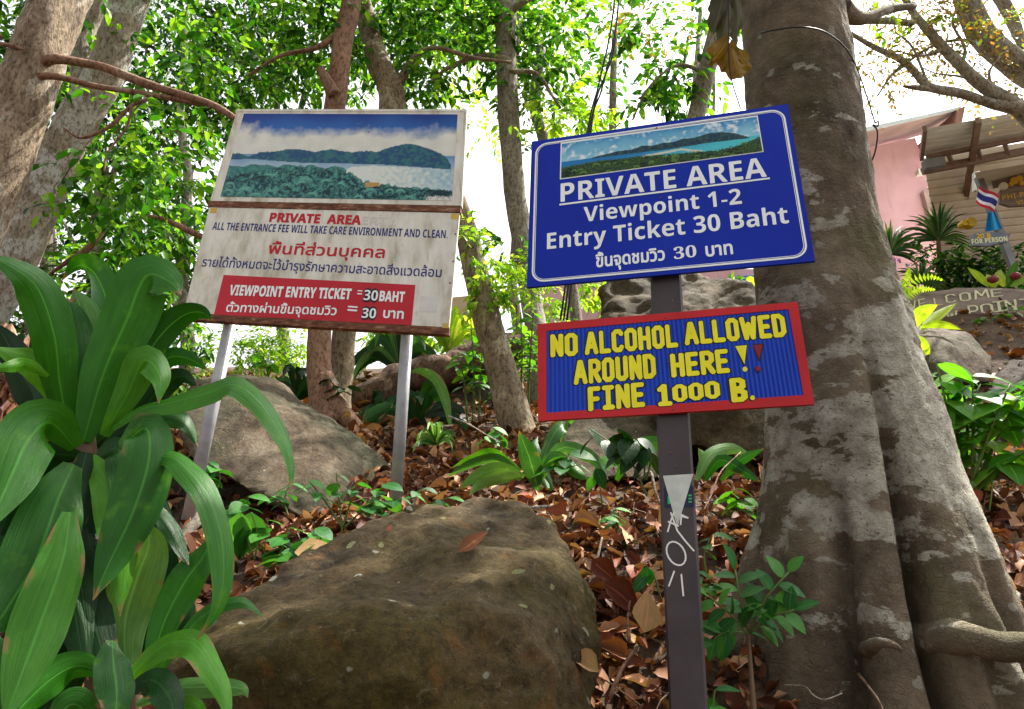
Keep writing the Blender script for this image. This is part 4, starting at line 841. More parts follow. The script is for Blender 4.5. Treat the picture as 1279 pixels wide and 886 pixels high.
# ------------------------------------------------------------ the big tree
bigt = thing('big_tree', 'huge tree with lichen blotched bark and spreading roots right of the post', 'tree', at(1080, 800, 3.15))
ROWS = [(-1400, 920, 1000), (-700, 922, 1015), (-300, 926, 1028), (-100, 929, 1043), (0, 931, 1050), (100, 934, 1063), (170, 937, 1076), (260, 943, 1092), (350, 950, 1112), (450, 953, 1140), (550, 955, 1174), (620, 953, 1196), (680, 947, 1218), (740, 940, 1238), (800, 934, 1262), (886, 926, 1300), (990, 915, 1345)]
ys = np.concatenate([np.linspace(-1400, -100, 26)[:-1], np.linspace(-100, 990, 230)]); SEG = 220; v = []; f = []
for y in ys:
    xl, xr = lerp_tab(ROWS, y); Yc = 3.12; a, b = at(xl, y, Yc), at(xr, y, Yc); c = (a + b) / 2; r = (b - a).length / 2; k = sm(330, 800, y)
    for j in range(SEG):
        th = 2 * math.pi * j / SEG; cx, cy = math.cos(th), math.sin(th); s = cx; rr = r
        fr = max(0, -cy) ** .5
        s0 = -.02 - .12 * k; g = .36 * k * math.exp(-((s - s0) / .06) ** 2) + .10 * k * math.exp(-((s - s0) / .22) ** 2); g += .26 * sm(540, 720, y) * math.exp(-((s + .6) / .07) ** 2)
        g += .15 * sm(600, 800, y) * math.exp(-((s - .42 - .1 * k) / .08) ** 2) + .06 * sm(700, 850, y) * math.exp(-((s - .2) / .05) ** 2)
        g -= .07 * k * math.exp(-((s + .3) / .17) ** 2) + .05 * k * math.exp(-((s - .6) / .2) ** 2)
        rr *= 1 - g * fr
        p = c + Vector((cx * rr, cy * rr * (.9 + .15 * k), 0)); q = Vector((p.x, p.y, p.z * .6))
        d = .025 * mnoise.noise(q * 2.4) + .013 * mnoise.noise(q * 7) + .006 * mnoise.noise(q * 20) + .004 * mnoise.noise(p * 45)
        ringy = .006 * (1 - abs(s + .35) * 1.5) * mnoise.noise(Vector((p.x * 2, p.y * 2, p.z * 26))) * sm(350, 500, y) if s < .1 else 0
        v.append(p + Vector((cx, cy, 0)) * (d + ringy))
n = len(ys)
f = [(i * SEG + j, (i + 1) * SEG + j, (i + 1) * SEG + (j + 1) % SEG, i * SEG + (j + 1) % SEG) for i in range(n - 1) for j in range(SEG)]
obj('trunk', v, f, M['big_bark'], bigt)
for pts in ([(1110, 800, 3.05, 70), (1150, 800, 2.82, 60), (1190, 795, 2.63, 46), (1215, 798, 2.56, 38), (1250, 808, 2.53, 36), (1300, 812, 2.52, 34), (1390, 840, 2.6, 22)], [(1082, 812, 2.62, 20), (1098, 803, 2.5, 14), (1116, 806, 2.48, 9), (1126, 812, 2.5, 4)],
            [(985, 640, 3.25, 60), (958, 700, 3.2, 56), (938, 760, 3.15, 50), (925, 830, 3.1, 44), (905, 920, 3.0, 30)], [(1205, 700, 3.3, 60), (1245, 745, 3.35, 50), (1300, 790, 3.4, 34)]):
    limb(bigt, pts, M['big_bark'], 'root', 14, .16, 24, 7)
limb(bigt, [(1048, 12, 3.1, 34), (1068, 22, 3.15, 20), (1085, 22, 3.2, 14), (1110, 12, 3.3, 11), (1142, 8, 3.4, 9)], M['big_bark'], 'limb')
# crown high above the frame
tw = [((x, y, z), (rx, rx, rz), n_) for x, y, z, rx, rz, n_ in ((-.6, 3.2, 7.4, 1.5, .8, 150), (1.2, 3.6, 8.2, 1.6, .9, 170), (2.6, 3.9, 7.2, 1.5, .8, 130), (.3, 2.0, 7.6, 1.5, .8, 150), (2.2, 2.2, 7.8, 1.5, .8, 130), (-2.0, 2.6, 7.9, 1.3, .8, 90), (3.6, 3.0, 8.6, 1.6, .9, 120), (1.2, 5.0, 9.2, 1.8, .8, 110), (4.4, 5.2, 9.4, 1.6, .9, 110), (3.0, 5.4, 8.6, 1.4, .7, 90))]
crown(bigt, tw, M['leaf_mid'], .17, seed=5, twig=.5, dens=.55)
tp = at(965, -1400, 3.12)
for (c, r, _) in tw:
    e = Vector(c); mid = (tp + e) / 2 + Vector((0, 0, -.3)); mb = MB(); mb.tube(spline([tp, mid, e], 10), list(np.linspace(.13, .03, 10)), 8, .1); mb.build('limb', M['big_bark'], bigt, smooth=True)

# ------------------------------------------------------------ the other trees
def tree(name, label, trunk, mat, seg=14, nz=.1, n=40, nf=3.5):
    P, ex = pxpath(trunk, n); t = thing(name, label, 'tree', P[-1]); mb = MB(); mb.tube(P, [px2m(e[0], p) / 2 for p, e in zip(P, ex)], seg, nz, nf); mb.build('trunk', mat, t, smooth=True); return t
t = tree('leaning_tree', 'thick tan trunk leaning right at the far left edge above the strap leaf plant', [(200, -330, 4.6, 54), (135, -130, 4.6, 56), (76, -5, 4.55, 61), (48, 70, 4.5, 64), (18, 155, 4.5, 66), (-20, 245, 4.5, 70), (-70, 370, 4.5, 76), (-115, 520, 4.5, 92), (-150, 640, 4.5, 110)], M['bark_tan'], 24, .12, 60)
limb(t, [(40, 88, 4.45, 16), (66, 74, 4.4, 13), (110, 80, 4.5, 11), (135, 86, 4.5, 11), (180, 104, 4.5, 11), (225, 118, 4.5, 10), (262, 130, 4.5, 9), (292, 147, 4.5, 8), (330, 175, 4.6, 6)], M['bark_red'])
limb(t, [(40, 96, 4.4, 10), (72, 96, 4.4, 8), (120, 108, 4.5, 7), (180, 117, 4.5, 7), (240, 128, 4.52, 7), (256, 130, 4.52, 6)], M['bark_red'])
limb(t, [(192, 122, 4.5, 5), (165, 132, 4.5, 5), (140, 156, 4.5, 5), (118, 168, 4.5, 4), (98, 172, 4.5, 3), (80, 160, 4.5, 2.5)], M['bark_red'])
limb(t, [(165, 132, 4.5, 4), (158, 160, 4.5, 3), (135, 190, 4.5, 2.5), (130, 215, 4.5, 2)], M['bark_red'])
limb(t, [(0, 45, 4.5, 8), (-20, 52, 4.4, 7), (18, 58, 4.3, 5), (40, 70, 4.4, 3)], M['bark_red'])
crown(t, [cl(150, 190, 5.0, 90, 40, .5, 26), cl(60, -60, 5.2, 130, 60, .8, 60), cl(235, 60, 5.2, 60, 50, .5, 26), cl(20, 20, 5.3, 60, 50, .6, 26), cl(120, 230, 5.2, 60, 60, .5, 30)], M['leaf_mid'], .11, seed=11)
t = tree('pale_tree', 'pale grey trunk leaning right behind the thick tan one', [(240, -180, 6.2, 40), (205, -90, 6.2, 42), (165, -5, 6.2, 42), (132, 90, 6.2, 44), (98, 150, 6.2, 46), (72, 200, 6.2, 48), (35, 285, 6.2, 50), (0, 360, 6.2, 52), (-50, 450, 6.2, 54), (-95, 560, 6.2, 60)], M['bark_pale'], 20, .1, 50)
limb(t, [(105, 140, 6.2, 24), (100, 80, 6.25, 22), (108, 40, 6.3, 20), (122, 10, 6.3, 18), (135, -30, 6.3, 16)], M['bark_pale'])
limb(t, [(60, 345, 6.6, 3), (80, 330, 6.5, 6), (108, 312, 6.4, 9), (128, 288, 6.4, 8), (140, 270, 6.4, 5)], M['bark_red'])
limb(t, [(260, 300, 6.4, 8), (235, 288, 6.4, 8), (205, 274, 6.4, 6), (185, 270, 6.4, 4)], M['bark_red'])
crown(t, [cl(190, 90, 6.9, 90, 90, .8, 90), cl(120, 330, 7.2, 90, 60, .6, 50), cl(190, 260, 7.2, 70, 90, .7, 90), cl(60, 130, 7.2, 70, 80, .7, 60), cl(180, -30, 7, 130, 50, .8, 70), cl(30, 200, 7.4, 45, 60, .5, 26)], M['leaf_mid'], .12, seed=12)
t = tree('red_barked_tree', 'slim red brown trunk standing behind the white sign', [(470, -260, 6.6, 20), (455, -120, 6.6, 22), (440, -5, 6.55, 24), (428, 55, 6.5, 25), (420, 120, 6.5, 26), (408, 220, 6.5, 28), (400, 330, 6.45, 28), (399, 410, 6.4, 29), (398, 460, 6.35, 31), (404, 500, 6.3, 38), (414, 540, 6.2, 60)], M['bark_red'], 18, .1, 50)
limb(t, [(404, 470, 6.3, 26), (415, 500, 6.25, 28), (435, 525, 6.1, 24), (462, 550, 5.9, 14)], M['bark_red'], 'root')
limb(t, [(418, 120, 6.4, 16), (408, 100, 6.4, 14), (400, 86, 6.4, 9)], M['bark_red'])
limb(t, [(425, 40, 6.5, 9), (395, 60, 6.4, 7), (350, 70, 6.3, 5), (310, 95, 6.3, 4)], M['bark_red'])
crown(t, [cl(400, 40, 7.0, 90, 60, .7, 110), cl(330, 90, 6.8, 60, 40, .5, 46), cl(430, -70, 6.8, 130, 60, .9, 80)], M['leaf_mid'], .115, seed=13)
t = tree('forked_tree', 'mottled forked trunk close right of the red brown one behind the white sign', [(425, -120, 7.3, 16), (452, 0, 7.3, 22), (470, 70, 7.2, 28), (490, 125, 7.1, 34), (478, 200, 7.1, 30), (450, 300, 7.1, 28), (433, 400, 7.1, 29), (426, 460, 7.1, 30), (420, 540, 7.0, 38)], M['bark_mott'], 18, .14, 50)
limb(t, [(487, 120, 7.1, 22), (500, 100, 7.1, 12), (520, 70, 7.0, 8), (545, 60, 7.0, 6), (590, 72, 7.0, 5), (640, 78, 7, 3)], M['bark_mott'])
crown(t, [cl(500, 60, 7.5, 90, 70, .8, 150), cl(550, 20, 7.6, 90, 50, .8, 110), cl(545, 110, 7.2, 60, 30, .5, 40), cl(490, -70, 7.5, 130, 60, .9, 90)], M['leaf_mid'], .12, seed=14)
t = tree('leaning_tree', 'slanting trunk wrapped in bright creeper between the two signs', [(545, 150, 6.1, 16), (560, 215, 6.15, 19), (578, 270, 6.2, 24), (590, 320, 6.2, 30), (606, 390, 6.2, 35), (626, 460, 6.15, 39), (642, 520, 6.1, 44), (652, 560, 6.05, 52)], M['bark_mott'], 20, .12, 50)
crown(t, [cl(600, 140, 6.6, 40, 30, .4, 14)], M['leaf_bright'], .1, seed=15)
creep = thing('creeper', 'bright yellow green creeper climbing the slanting trunk and hanging beside it', 'climbing plant', at(650, 430, 6.0))
crown(creep, [cl(585, 300, 6.05, 16, 30, .2, 26), cl(618, 345, 6.1, 30, 30, .3, 44), cl(648, 360, 6.2, 22, 34, .3, 34), cl(660, 400, 6.3, 14, 40, .25, 24), cl(600, 365, 6.0, 16, 20, .2, 9)], M['leaf_bright'], .075, 'leaves', 7, .25, seed=16)
t = tree('grey_tree', 'tall grey trunk rising just left of the blue sign', [(640, -200, 7.7, 26), (634, -20, 7.7, 27), (632, 60, 7.7, 26), (636, 150, 7.7, 27), (642, 230, 7.7, 27), (652, 300, 7.7, 27), (664, 380, 7.7, 27), (672, 430, 7.6, 29), (676, 520, 7.6, 34)], M['bark_grey'], 18, .1, 50)
limb(t, [(632, 20, 7.7, 13), (650, 5, 7.6, 9), (690, -20, 7.6, 8)], M['bark_grey']); limb(t, [(634, 75, 7.6, 10), (600, 70, 7.6, 7), (560, 85, 7.5, 5), (530, 110, 7.5, 3)], M['bark_mott'])
limb(t, [(636, 90, 7.6, 7), (670, 92, 7.6, 5), (690, 120, 7.5, 4), (700, 135, 7.4, 3)], M['bark_mott'])
crown(t, [cl(620, 40, 8, 60, 60, .7, 100), cl(690, 25, 8, 60, 40, .6, 62), cl(650, 110, 7.9, 40, 30, .5, 34), cl(690, 90, 8, 40, 40, .5, 22), cl(640, 200, 8, 18, 20, .3, 5), cl(630, 300, 7.6, 24, 10, .2, 5), cl(720, 110, 8, 22, 12, .3, 7)], M['leaf_mid'], .13, seed=17)
crown(t, [cl(690, 140, 7.7, 26, 22, .3, 14), cl(722, 150, 7.6, 30, 14, .3, 14)], M['leaf_bright'], .13, seed=18)
t = tree('thin_tree', 'thin grey stem beside the tall grey trunk left of the blue sign', [(676, 60, 8.4, 12), (668, 130, 8.4, 15), (680, 180, 8.4, 15), (700, 300, 8.4, 15), (718, 380, 8.4, 15), (724, 500, 8.3, 18)], M['bark_grey'], 10, .1)
t = tree('slim_tree', 'slim pale trunk slanting behind the top of the blue sign', [(935, -60, 7.0, 24), (905, 10, 7.0, 22), (886, 75, 7.0, 22), (872, 135, 7.0, 22), (850, 230, 7.0, 23), (820, 420, 7.3, 25), (805, 520, 7.6, 30)], M['bark_grey'], 14, .1)
limb(t, [(880, 90, 7, 7), (845, 82, 7, 4), (810, 110, 7, 3), (790, 150, 7, 2)], M['bark_grey'])
crown(t, [cl(845, 95, 7.2, 40, 30, .4, 34), cl(905, 70, 7.3, 30, 40, .4, 16), cl(840, 20, 7.5, 60, 30, .5, 34), cl(830, 128, 7.1, 20, 20, .3, 12)], M['leaf_mid'], .14, seed=19)
crown(t, [cl(820, 25, 7.6, 44, 30, .5, 60), cl(870, 15, 7.6, 30, 26, .5, 26)], M['leaf_brown'], .06, 'crown', seed=20)
t = tree('stick_tree', 'very thin stem seen above the top left corner of the blue sign', [(768, 40, 9, 7), (766, 100, 9, 9), (765, 180, 9, 10), (762, 420, 9, 12)], M['bark_grey'], 8, .05)
crown(t, [cl(735, 110, 9, 36, 30, .4, 34), cl(762, 60, 9, 30, 30, .4, 14)], M['leaf_mid'], .12, seed=21)
t = tree('grey_limbed_tree', 'tree with grey limbs reaching across the white sky at the top right corner', [(1178, -160, 7.5, 26), (1200, -30, 7.5, 28), (1225, 40, 7.5, 31), (1275, 85, 7.5, 34), (1340, 115, 7.5, 44), (1430, 190, 7.5, 54), (1540, 400, 7.5, 64)], M['bark_grey'], 16, .1)
limb(t, [(1330, 190, 7.4, 32), (1290, 150, 7.2, 26), (1262, 128, 7.1, 20), (1225, 105, 7.1, 16), (1190, 72, 7.1, 14), (1165, 45, 7.1, 12), (1140, 15, 7.1, 9), (1120, -20, 7.1, 7)], M['bark_grey'])
limb(t, [(1272, 135, 7.1, 22), (1240, 130, 7.1, 13), (1200, 117, 7.1, 12), (1160, 108, 7.1, 11), (1130, 78, 7.1, 9), (1090, 58, 7.1, 7), (1056, 38, 7.1, 5)], M['bark_grey'])
limb(t, [(1160, 108, 7.1, 7), (1175, 112, 7.1, 8), (1148, 110, 7.1, 7), (1128, 108, 7.1, 3)], M['bark_grey'])
limb(t, [(1140, 30, 7.1, 8), (1110, 26, 7.1, 9), (1080, 28, 7.1, 5)], M['bark_grey']); limb(t, [(1279, 60, 7.6, 12), (1262, 20, 7.6, 16), (1245, -10, 7.6, 17)], M['bark_grey'])
limb(t, [(1230, 60, 7.5, 6), (1200, 50, 7.3, 4), (1160, 60, 7.3, 3), (1120, 90, 7.3, 2)], M['bark_grey'])
for pts in ([(1200, 84, 7.1, 5), (1205, 60, 7.1, 4), (1190, 30, 7.1, 3), (1196, 5, 7.1, 2)], [(1160, 108, 7.1, 4), (1140, 60, 7.1, 3), (1118, 40, 7.1, 2)], [(1240, 118, 7.1, 5), (1236, 90, 7.1, 3), (1250, 70, 7.1, 2)], [(1130, 78, 7.1, 4), (1112, 96, 7.1, 3), (1096, 120, 7.1, 2)], [(1180, 62, 7.1, 5), (1150, 70, 7.1, 3), (1120, 64, 7.1, 2)], [(1225, 105, 7.1, 4), (1200, 96, 7.1, 3), (1170, 92, 7.1, 2), (1150, 84, 7.1, 1.5)]): limb(t, pts, M['bark_grey'])
crown(t, [cl(1100, 80, 7.4, 60, 40, .5, 90), cl(1180, 60, 7.4, 70, 30, .6, 110), cl(1240, 100, 7.3, 50, 24, .4, 40), cl(1140, 20, 7.4, 60, 24, .5, 80), cl(1090, 15, 7.6, 36, 20, .4, 50), cl(1160, -60, 7.4, 160, 60, .9, 80)], M['leaf_brown'], .06, seed=22)
crown(t, [cl(1125, 12, 7.0, 60, 14, .3, 12), cl(1230, 40, 7.2, 60, 24, .4, 12)], M['leaf_bright'], .09, 'leaves', seed=23)
# trees farther up the slope, left half
FAR = [('broad_leafed_tree', 'dense tree filling the gap between the tan and pale trunks', 120, 10.5, [(60, 60, 90, 80, 170), (190, 20, 90, 70, 170), (250, 130, 50, 90, 120), (130, 160, 70, 60, 110), (70, 260, 60, 60, 70)], 'leaf_dark'),
       ('broad_leafed_tree', 'dense tree spreading above the top edge of the white sign', 350, 11.5, [(330, 20, 90, 70, 200), (430, 60, 80, 60, 170), (300, 110, 60, 40, 80), (520, 20, 80, 60, 150), (400, -60, 160, 60, 140)], 'leaf_mid'),
       ('broad_leafed_tree', 'tree of bright leaves left of the lower half of the white sign', 230, 9.5, [(215, 230, 36, 80, 110), (190, 340, 50, 60, 90), (250, 300, 26, 60, 50), (160, 270, 60, 40, 50)], 'leaf_mid'),
       ('broad_leafed_tree', 'sparse tree against the white sky behind the strap leaf plant', 60, 11, [(40, 330, 60, 50, 44), (100, 390, 60, 40, 60), (20, 420, 50, 30, 30), (60, 230, 50, 40, 34)], 'leaf_dark'),
       ('broad_leafed_tree', 'tree high above between the white sign and the blue sign', 645, 12, [(590, 40, 60, 60, 140), (560, 110, 30, 26, 26), (680, 30, 60, 40, 70), (640, -40, 120, 50, 100), (715, 60, 40, 50, 40), (612, 150, 20, 30, 14), (700, 160, 30, 30, 24)], 'leaf_bright'),
       ('broad_leafed_tree', 'thin tree partly hidden behind the slim trunk and top of the blue sign', 870, 12, [(750, 20, 40, 30, 26), (810, 50, 40, 40, 34), (890, 20, 40, 40, 34)], 'leaf_mid')]
for k, (nm, lab, px, Y, cls, mt) in enumerate(FAR):
    t = thing(nm, lab, 'tree', at(px, 470, Y)); cc = [cl(x, y, Y + .8 * ((i * 37 + k) % 5 - 2) * .5, rx, ry, .9, n_) for i, (x, y, rx, ry, n_) in enumerate(cls)]
    crown(t, cc, M[mt], .15, seed=40 + k, twig=.5, dens=1.35 if k < 4 else 1.0)
    mb = MB(); mb.tube([at(px + 6 * math.sin(i * 2.1), 500 - i * 70, Y) for i in range(8)], [.11 - .01 * i for i in range(8)], 8, .1); mb.build('trunk', M['bark_grey'], t, smooth=True)
    for (c, r, _) in cc:
        if k == 4 or abs(proj(Vector(c))[0] - px) > 75: continue
        a = at(px, 470 - max(0, (470 - proj(Vector(c))[1]) * .45), Y); mb = MB(); mb.tube(spline([a, (a + Vector(c)) / 2 + Vector((.15, 0, -.15)), Vector(c)], 8), list(np.linspace(.05, .012, 8)), 6, .1); mb.build('limb', M['bark_grey'], t, smooth=True)
# low shrubs on the crest
SH = [('bush with small leaves behind the pale slab of rock', [(300, 440, 8.5, 60, 26, 110), (350, 425, 8.8, 36, 26, 70), (375, 450, 8.6, 20, 20, 30)], 'leaf_bright', .075),
      ('dark bush behind the left pipe leg of the white sign', [(225, 430, 8, 50, 34, 80), (180, 450, 7.6, 60, 30, 70), (250, 470, 7.6, 30, 20, 30)], 'leaf_mid', .09),
      ('low bush between the two pipe legs beyond the forked trunk', [(480, 425, 9.5, 40, 20, 70), (540, 420, 9.8, 40, 20, 60)], 'leaf_bright', .12),
      ('low bush under the left end of the blue sign', [(670, 345, 10.5, 30, 16, 26), (740, 362, 10, 30, 22, 40), (690, 385, 9.2, 30, 22, 40), (640, 330, 11, 30, 16, 22)], 'leaf_bright', .12),
      ('undergrowth shrub between the slanting trunk and the red sign', [(650, 455, 7.0, 26, 40, 50), (690, 420, 8, 22, 30, 30)], 'leaf_mid', .07),
      ('dark shrub under the thick tan trunk at the left edge', [(20, 400, 6.5, 60, 40, 60), (90, 430, 6.5, 60, 40, 60)], 'leaf_dark', .09)]
for k, (lab, cls, mt, sz) in enumerate(SH):
    c0 = cls[0]; t = thing('bush', lab, 'bush', at(c0[0], c0[1] + 20, c0[2])); crown(t, [cl(x, y, Y, rx, ry, .35, n_) for x, y, Y, rx, ry, n_ in cls], M[mt], sz, 'leaves', seed=60 + k, twig=.25, perm=7)

# ------------------------------------------------------------ fallen log, sticks
log = MB(); P_, ex = pxpath([(425, 512, 7.6, 34), (470, 492, 7.6, 42), (520, 470, 7.7, 46), (570, 458, 7.8, 46), (620, 440, 7.9, 40), (670, 425, 8.0, 34)], 40); log.tube(P_, [px2m(e[0], p) / 2 for p, e in zip(P_, ex)], 24, .35, 3.2)
tag(log.build('fallen_log', M['rotten'], base=P_[0], smooth=True), 'rotting fallen log lying behind the right pipe leg', 'log')
def stick(pts, mat, label, w=5):
    P_, ex = pxpath([(a, b, c, w) for a, b, c in pts], 14); mb = MB(); mb.tube(P_, [px2m(w, p) / 2 * (1 - .5 * i / 14) for i, p in enumerate(P_)], 7, .2, 9); tag(mb.build('stick', mat, base=P_[0], smooth=True), label, 'stick')
stick([(222, 690, 3.7), (232, 668, 3.75), (248, 648, 3.8), (250, 634, 3.85)], M['bark_grey'], 'thick grey stub of branch at the foot of the left pipe leg', 19)
stick([(640, 640, 3.4), (668, 634, 3.4), (700, 632, 3.45)], M['bark_pale'], 'pale straight stick lying on the litter above the large boulder', 5)
stick([(742, 715, 2.72), (748, 690, 2.75), (752, 672, 2.85)], M['bark_pale'], 'short grey stick beside the right shoulder of the boulder', 5)
stick([(762, 870, 2.35), (770, 850, 2.35), (780, 830, 2.38), (796, 808, 2.42)], M['bark_red'], 'bent brown twig between the boulder and the foot of the post', 7)
stick([(786, 800, 2.45), (784, 770, 2.5), (790, 740, 2.55), (796, 722, 2.6)], M['bark_red'], 'upright dry twig just left of the post', 4)
stick([(980, 856, 2.5), (1005, 858, 2.45), (1015, 868, 2.45), (1030, 874, 2.42), (1052, 866, 2.42)], M['bark_pale'], 'crooked pale twig at the foot of the big tree', 3)
stick([(1072, 842, 2.7), (1085, 858, 2.55), (1098, 876, 2.5), (1108, 900, 2.45)], M['bark_red'], 'dark twig leaning in the hollow of the big tree roots', 4)
stick([(1214, 556, 4.6), (1232, 590, 4.4), (1249, 625, 4.3)], M['stem_brown'], 'straight brown cane leaning among the litter right of the big tree', 4)
stick([(1228, 690, 4.0), (1234, 650, 4.0), (1241, 600, 4.0)], M['stem_green'], 'upright thin cane right of the big tree', 3)
stick([(560, 520, 4.6), (585, 530, 4.5), (610, 545, 4.4), (625, 553, 4.3)], M['bark_pale'], 'thin pale twig arching over the sunlit leaf litter', 2.5)
stick([(878, 640, 3.2), (890, 615, 3.3), (900, 590, 3.4), (925, 565, 3.6)], M['bark_red'], 'thin dark twig right of the post under the red sign', 2.5)
stick([(797, 600, 3.6), (812, 590, 3.6), (818, 612, 3.5), (824, 630, 3.45)], M['bark_pale'], 'curved pale twig just left of the post under the red sign', 5)

# ------------------------------------------------------------ leaf litter
def litter(n, seed, region, name, mat, size, kinds, lift=.03):
    g = np.random.default_rng(seed); per = n // len(kinds); VV = []; FF = []; off = 0
    for kd in kinds:
        tv, tf, tu = kd; xs = []; tries = 0
        while len(xs) < per:
            x, y = region(g)
            xs.append((x, y))
        pos = np.array([(x, y, H(x, y) + lift * g.random() + .008) for x, y in xs]); m = len(xs)
        nn = np.array([tuple(tnormal(x, y)) for x, y in xs]) + g.normal(size=(m, 3)) * .7; dd = g.normal(size=(m, 3)); dd -= nn * (np.sum(dd * nn, 1) / np.sum(nn * nn, 1))[:, None]
        sz = size * (.3 + 1.15 * g.random(m) ** 1.3); VV.append(scatter_mesh(tv, pos, dd, nn, sz, g.uniform(.8, 1.3))); FF.append(tri_faces(m, len(tv), tf) + off); off += m * len(tv)
    o = fast_obj(name, np.concatenate(VV), np.concatenate(FF), mat, base=Vector((0, 4, 1.7)), smooth=True); o['kind'] = 'stuff'; return o
def reg_near(g):
    y = 2.0 + 4.0 * g.random() ** 1.15; return g.uniform(-.78, .85) * y, y
def reg_far(g):
    y = g.uniform(5.2, 10); return g.uniform(-.85, .85) * y, y
o = litter(16000, 21, reg_near, 'leaf_litter', M['litter'], .085, T_CURL); o['label'] = 'carpet of curled dry brown leaves on the slope'
o = litter(7500, 22, reg_far, 'leaf_litter', M['litter2'], .11, T_CURL); o['label'] = 'dry leaves covering the upper slope'
MESH = {}
def shared(key, T, mat):
    if key not in MESH:
        me = bpy.data.meshes.new(key); me.from_pydata(T[0].tolist(), [], T[1].tolist()); me.materials.append(mat); me.polygons.foreach_set('use_smooth', np.ones(len(T[1]), bool))
        ul = me.uv_layers.new(name='UVMap'); li = np.zeros(len(me.loops), dtype=np.int32); me.loops.foreach_get('vertex_index', li); ul.data.foreach_set('uv', T[2].astype(np.float32)[li].ravel()); MESH[key] = me
    return MESH[key]
def orient(d, nrm):
    x = Vector(d).normalized(); y = Vector(nrm).cross(x).normalized(); z = x.cross(y); return Matrix((x, y, z)).transposed().to_4x4()
def fallen(px, py, size, ang, kind, mat, label, group=None, P=None, tilt=None, lift=.035):
    P = P or on_ground(px, py); n = tilt or tnormal(P.x, P.y); d = Vector((math.cos(ang), math.sin(ang), 0)); d = d - n * d.dot(n)
    o = bpy.data.objects.new('fallen_leaf', shared('fallen_leaf_%s_%d' % (mat, kind), T_CURL[kind], M[mat])); COL.objects.link(o); o.matrix_world = Matrix.Translation(P + Vector((0, 0, lift))) @ orient(d, n) @ Matrix.Diagonal((size, size * 1.25, size, 1))
    tag(o, label, 'leaf', group); return o
ZN = [((700, 830), (640, 880), 75, 'dry brown leaf in the litter between the large boulder and the post', 'dry leaves between boulder and post'),
      ((880, 960), (600, 880), 45, 'dry brown leaf in the litter between the post and the big tree', 'dry leaves between post and big tree'),
      ((540, 830), (560, 650), 45, 'dry brown leaf on the slope below the limp strap leaves', 'dry leaves below the strap leaves'),
      ((430, 600), (430, 560), 40, 'sunlit dry leaf on the slope behind the right pipe leg', 'sunlit dry leaves behind the pipe leg'),
      ((1190, 1279), (560, 780), 55, 'dry brown leaf in the litter right of the big tree', 'dry leaves right of the big tree'),
      ((270, 450), (640, 720), 20, 'dry leaf in the gap between the slab and the large boulder', 'dry leaves in the rock gap')]
fr = random.Random(5)
for (xr, yr, n_, lab, grp) in ZN:
    for _ in range(n_):
        px, py = fr.uniform(*xr), fr.uniform(*yr); P = on_ground(px, py)
        if P.y > 9: continue
        nn = (tnormal(P.x, P.y) + Vector((fr.gauss(0, .45), fr.gauss(0, .45) - .25, fr.gauss(0, .2)))).normalized()
        fallen(px, py, fr.uniform(.07, .135), fr.uniform(0, 6.28), fr.randrange(12), fr.choice(['litter', 'litter2', 'leaf_red']), lab, grp, P, nn, fr.uniform(.03, .07))
def toward(px, py, Y, size, ang, kind, mat, label, tilt=.5):
    P = at(px, py, Y); v = (CAM - P).normalized(); n = (v * tilt + Vector((0, 0, 1)) * (1 - tilt)).normalized(); return fallen(px, py, size, ang, kind, mat, label, None, P, n, 0)
from mathutils.bvhtree import BVHTree
_bt = BVHTree.FromPolygons([v.co + BOULDER.location for v in BOULDER.data.vertices], [tuple(p.vertices) for p in BOULDER.data.polygons])
def on_boulder(px, py):
    h = _bt.ray_cast(CAM, ray(px, py).normalized()); return (h[0], h[1]) if h[0] else (at(px, py, 2.8), Vector((0, 0, 1)))
for px, py, sz, ang, mt, lab in ((590, 694, .115, .35, 'litter2', 'single tan leaf lying on top of the large boulder'), (225 + 12, 812, .05, .4, 'litter2', 'tiny brown leaf on the left flank of the large boulder'), (500, 668, .035, 1.1, 'litter', 'tiny crumb of dead leaf near the crest of the large boulder')):
    P_, n_ = on_boulder(px, py); fallen(px, py, sz, ang, 3, mt, lab, None, P_ - Vector((.045, 0, 0)), n_, .012)
toward(805, 790, 2.42, .13, 1.3, 3, 'litter2', 'broad pale tan leaf standing against the foot of the post', .8)
toward(368, 690, 2.95, .15, .3, 3, 'litter2', 'broad orange leaf behind the left shoulder of the large boulder', .6)
toward(715, 655, 3.1, .12, .2, 1, 'litter2', 'large folded tan leaf above the right shoulder of the boulder', .4)
toward(708, 640, 3.2, .09, 2.2, 3, 'leaf_red', 'round red brown leaf above the right shoulder of the boulder', .7)
toward(748, 840, 2.3, .11, 2.4, 1, 'litter2', 'orange brown leaf at the lower right corner of the boulder', .6)
toward(755, 730, 2.55, .15, -1.2, 1, 'leaf_red', 'bunch of crumpled reddish leaf hanging on the right side of the boulder', .8)
toward(738, 700, 2.62, .12, -1.4, 7, 'leaf_red', 'crumpled brown leaf above the reddish bunch beside the boulder', .8)
toward(95, 812, 1.72, .08, .4, 3, 'litter2', 'small dry leaf caught between the strap leaves at the lower left', .8)

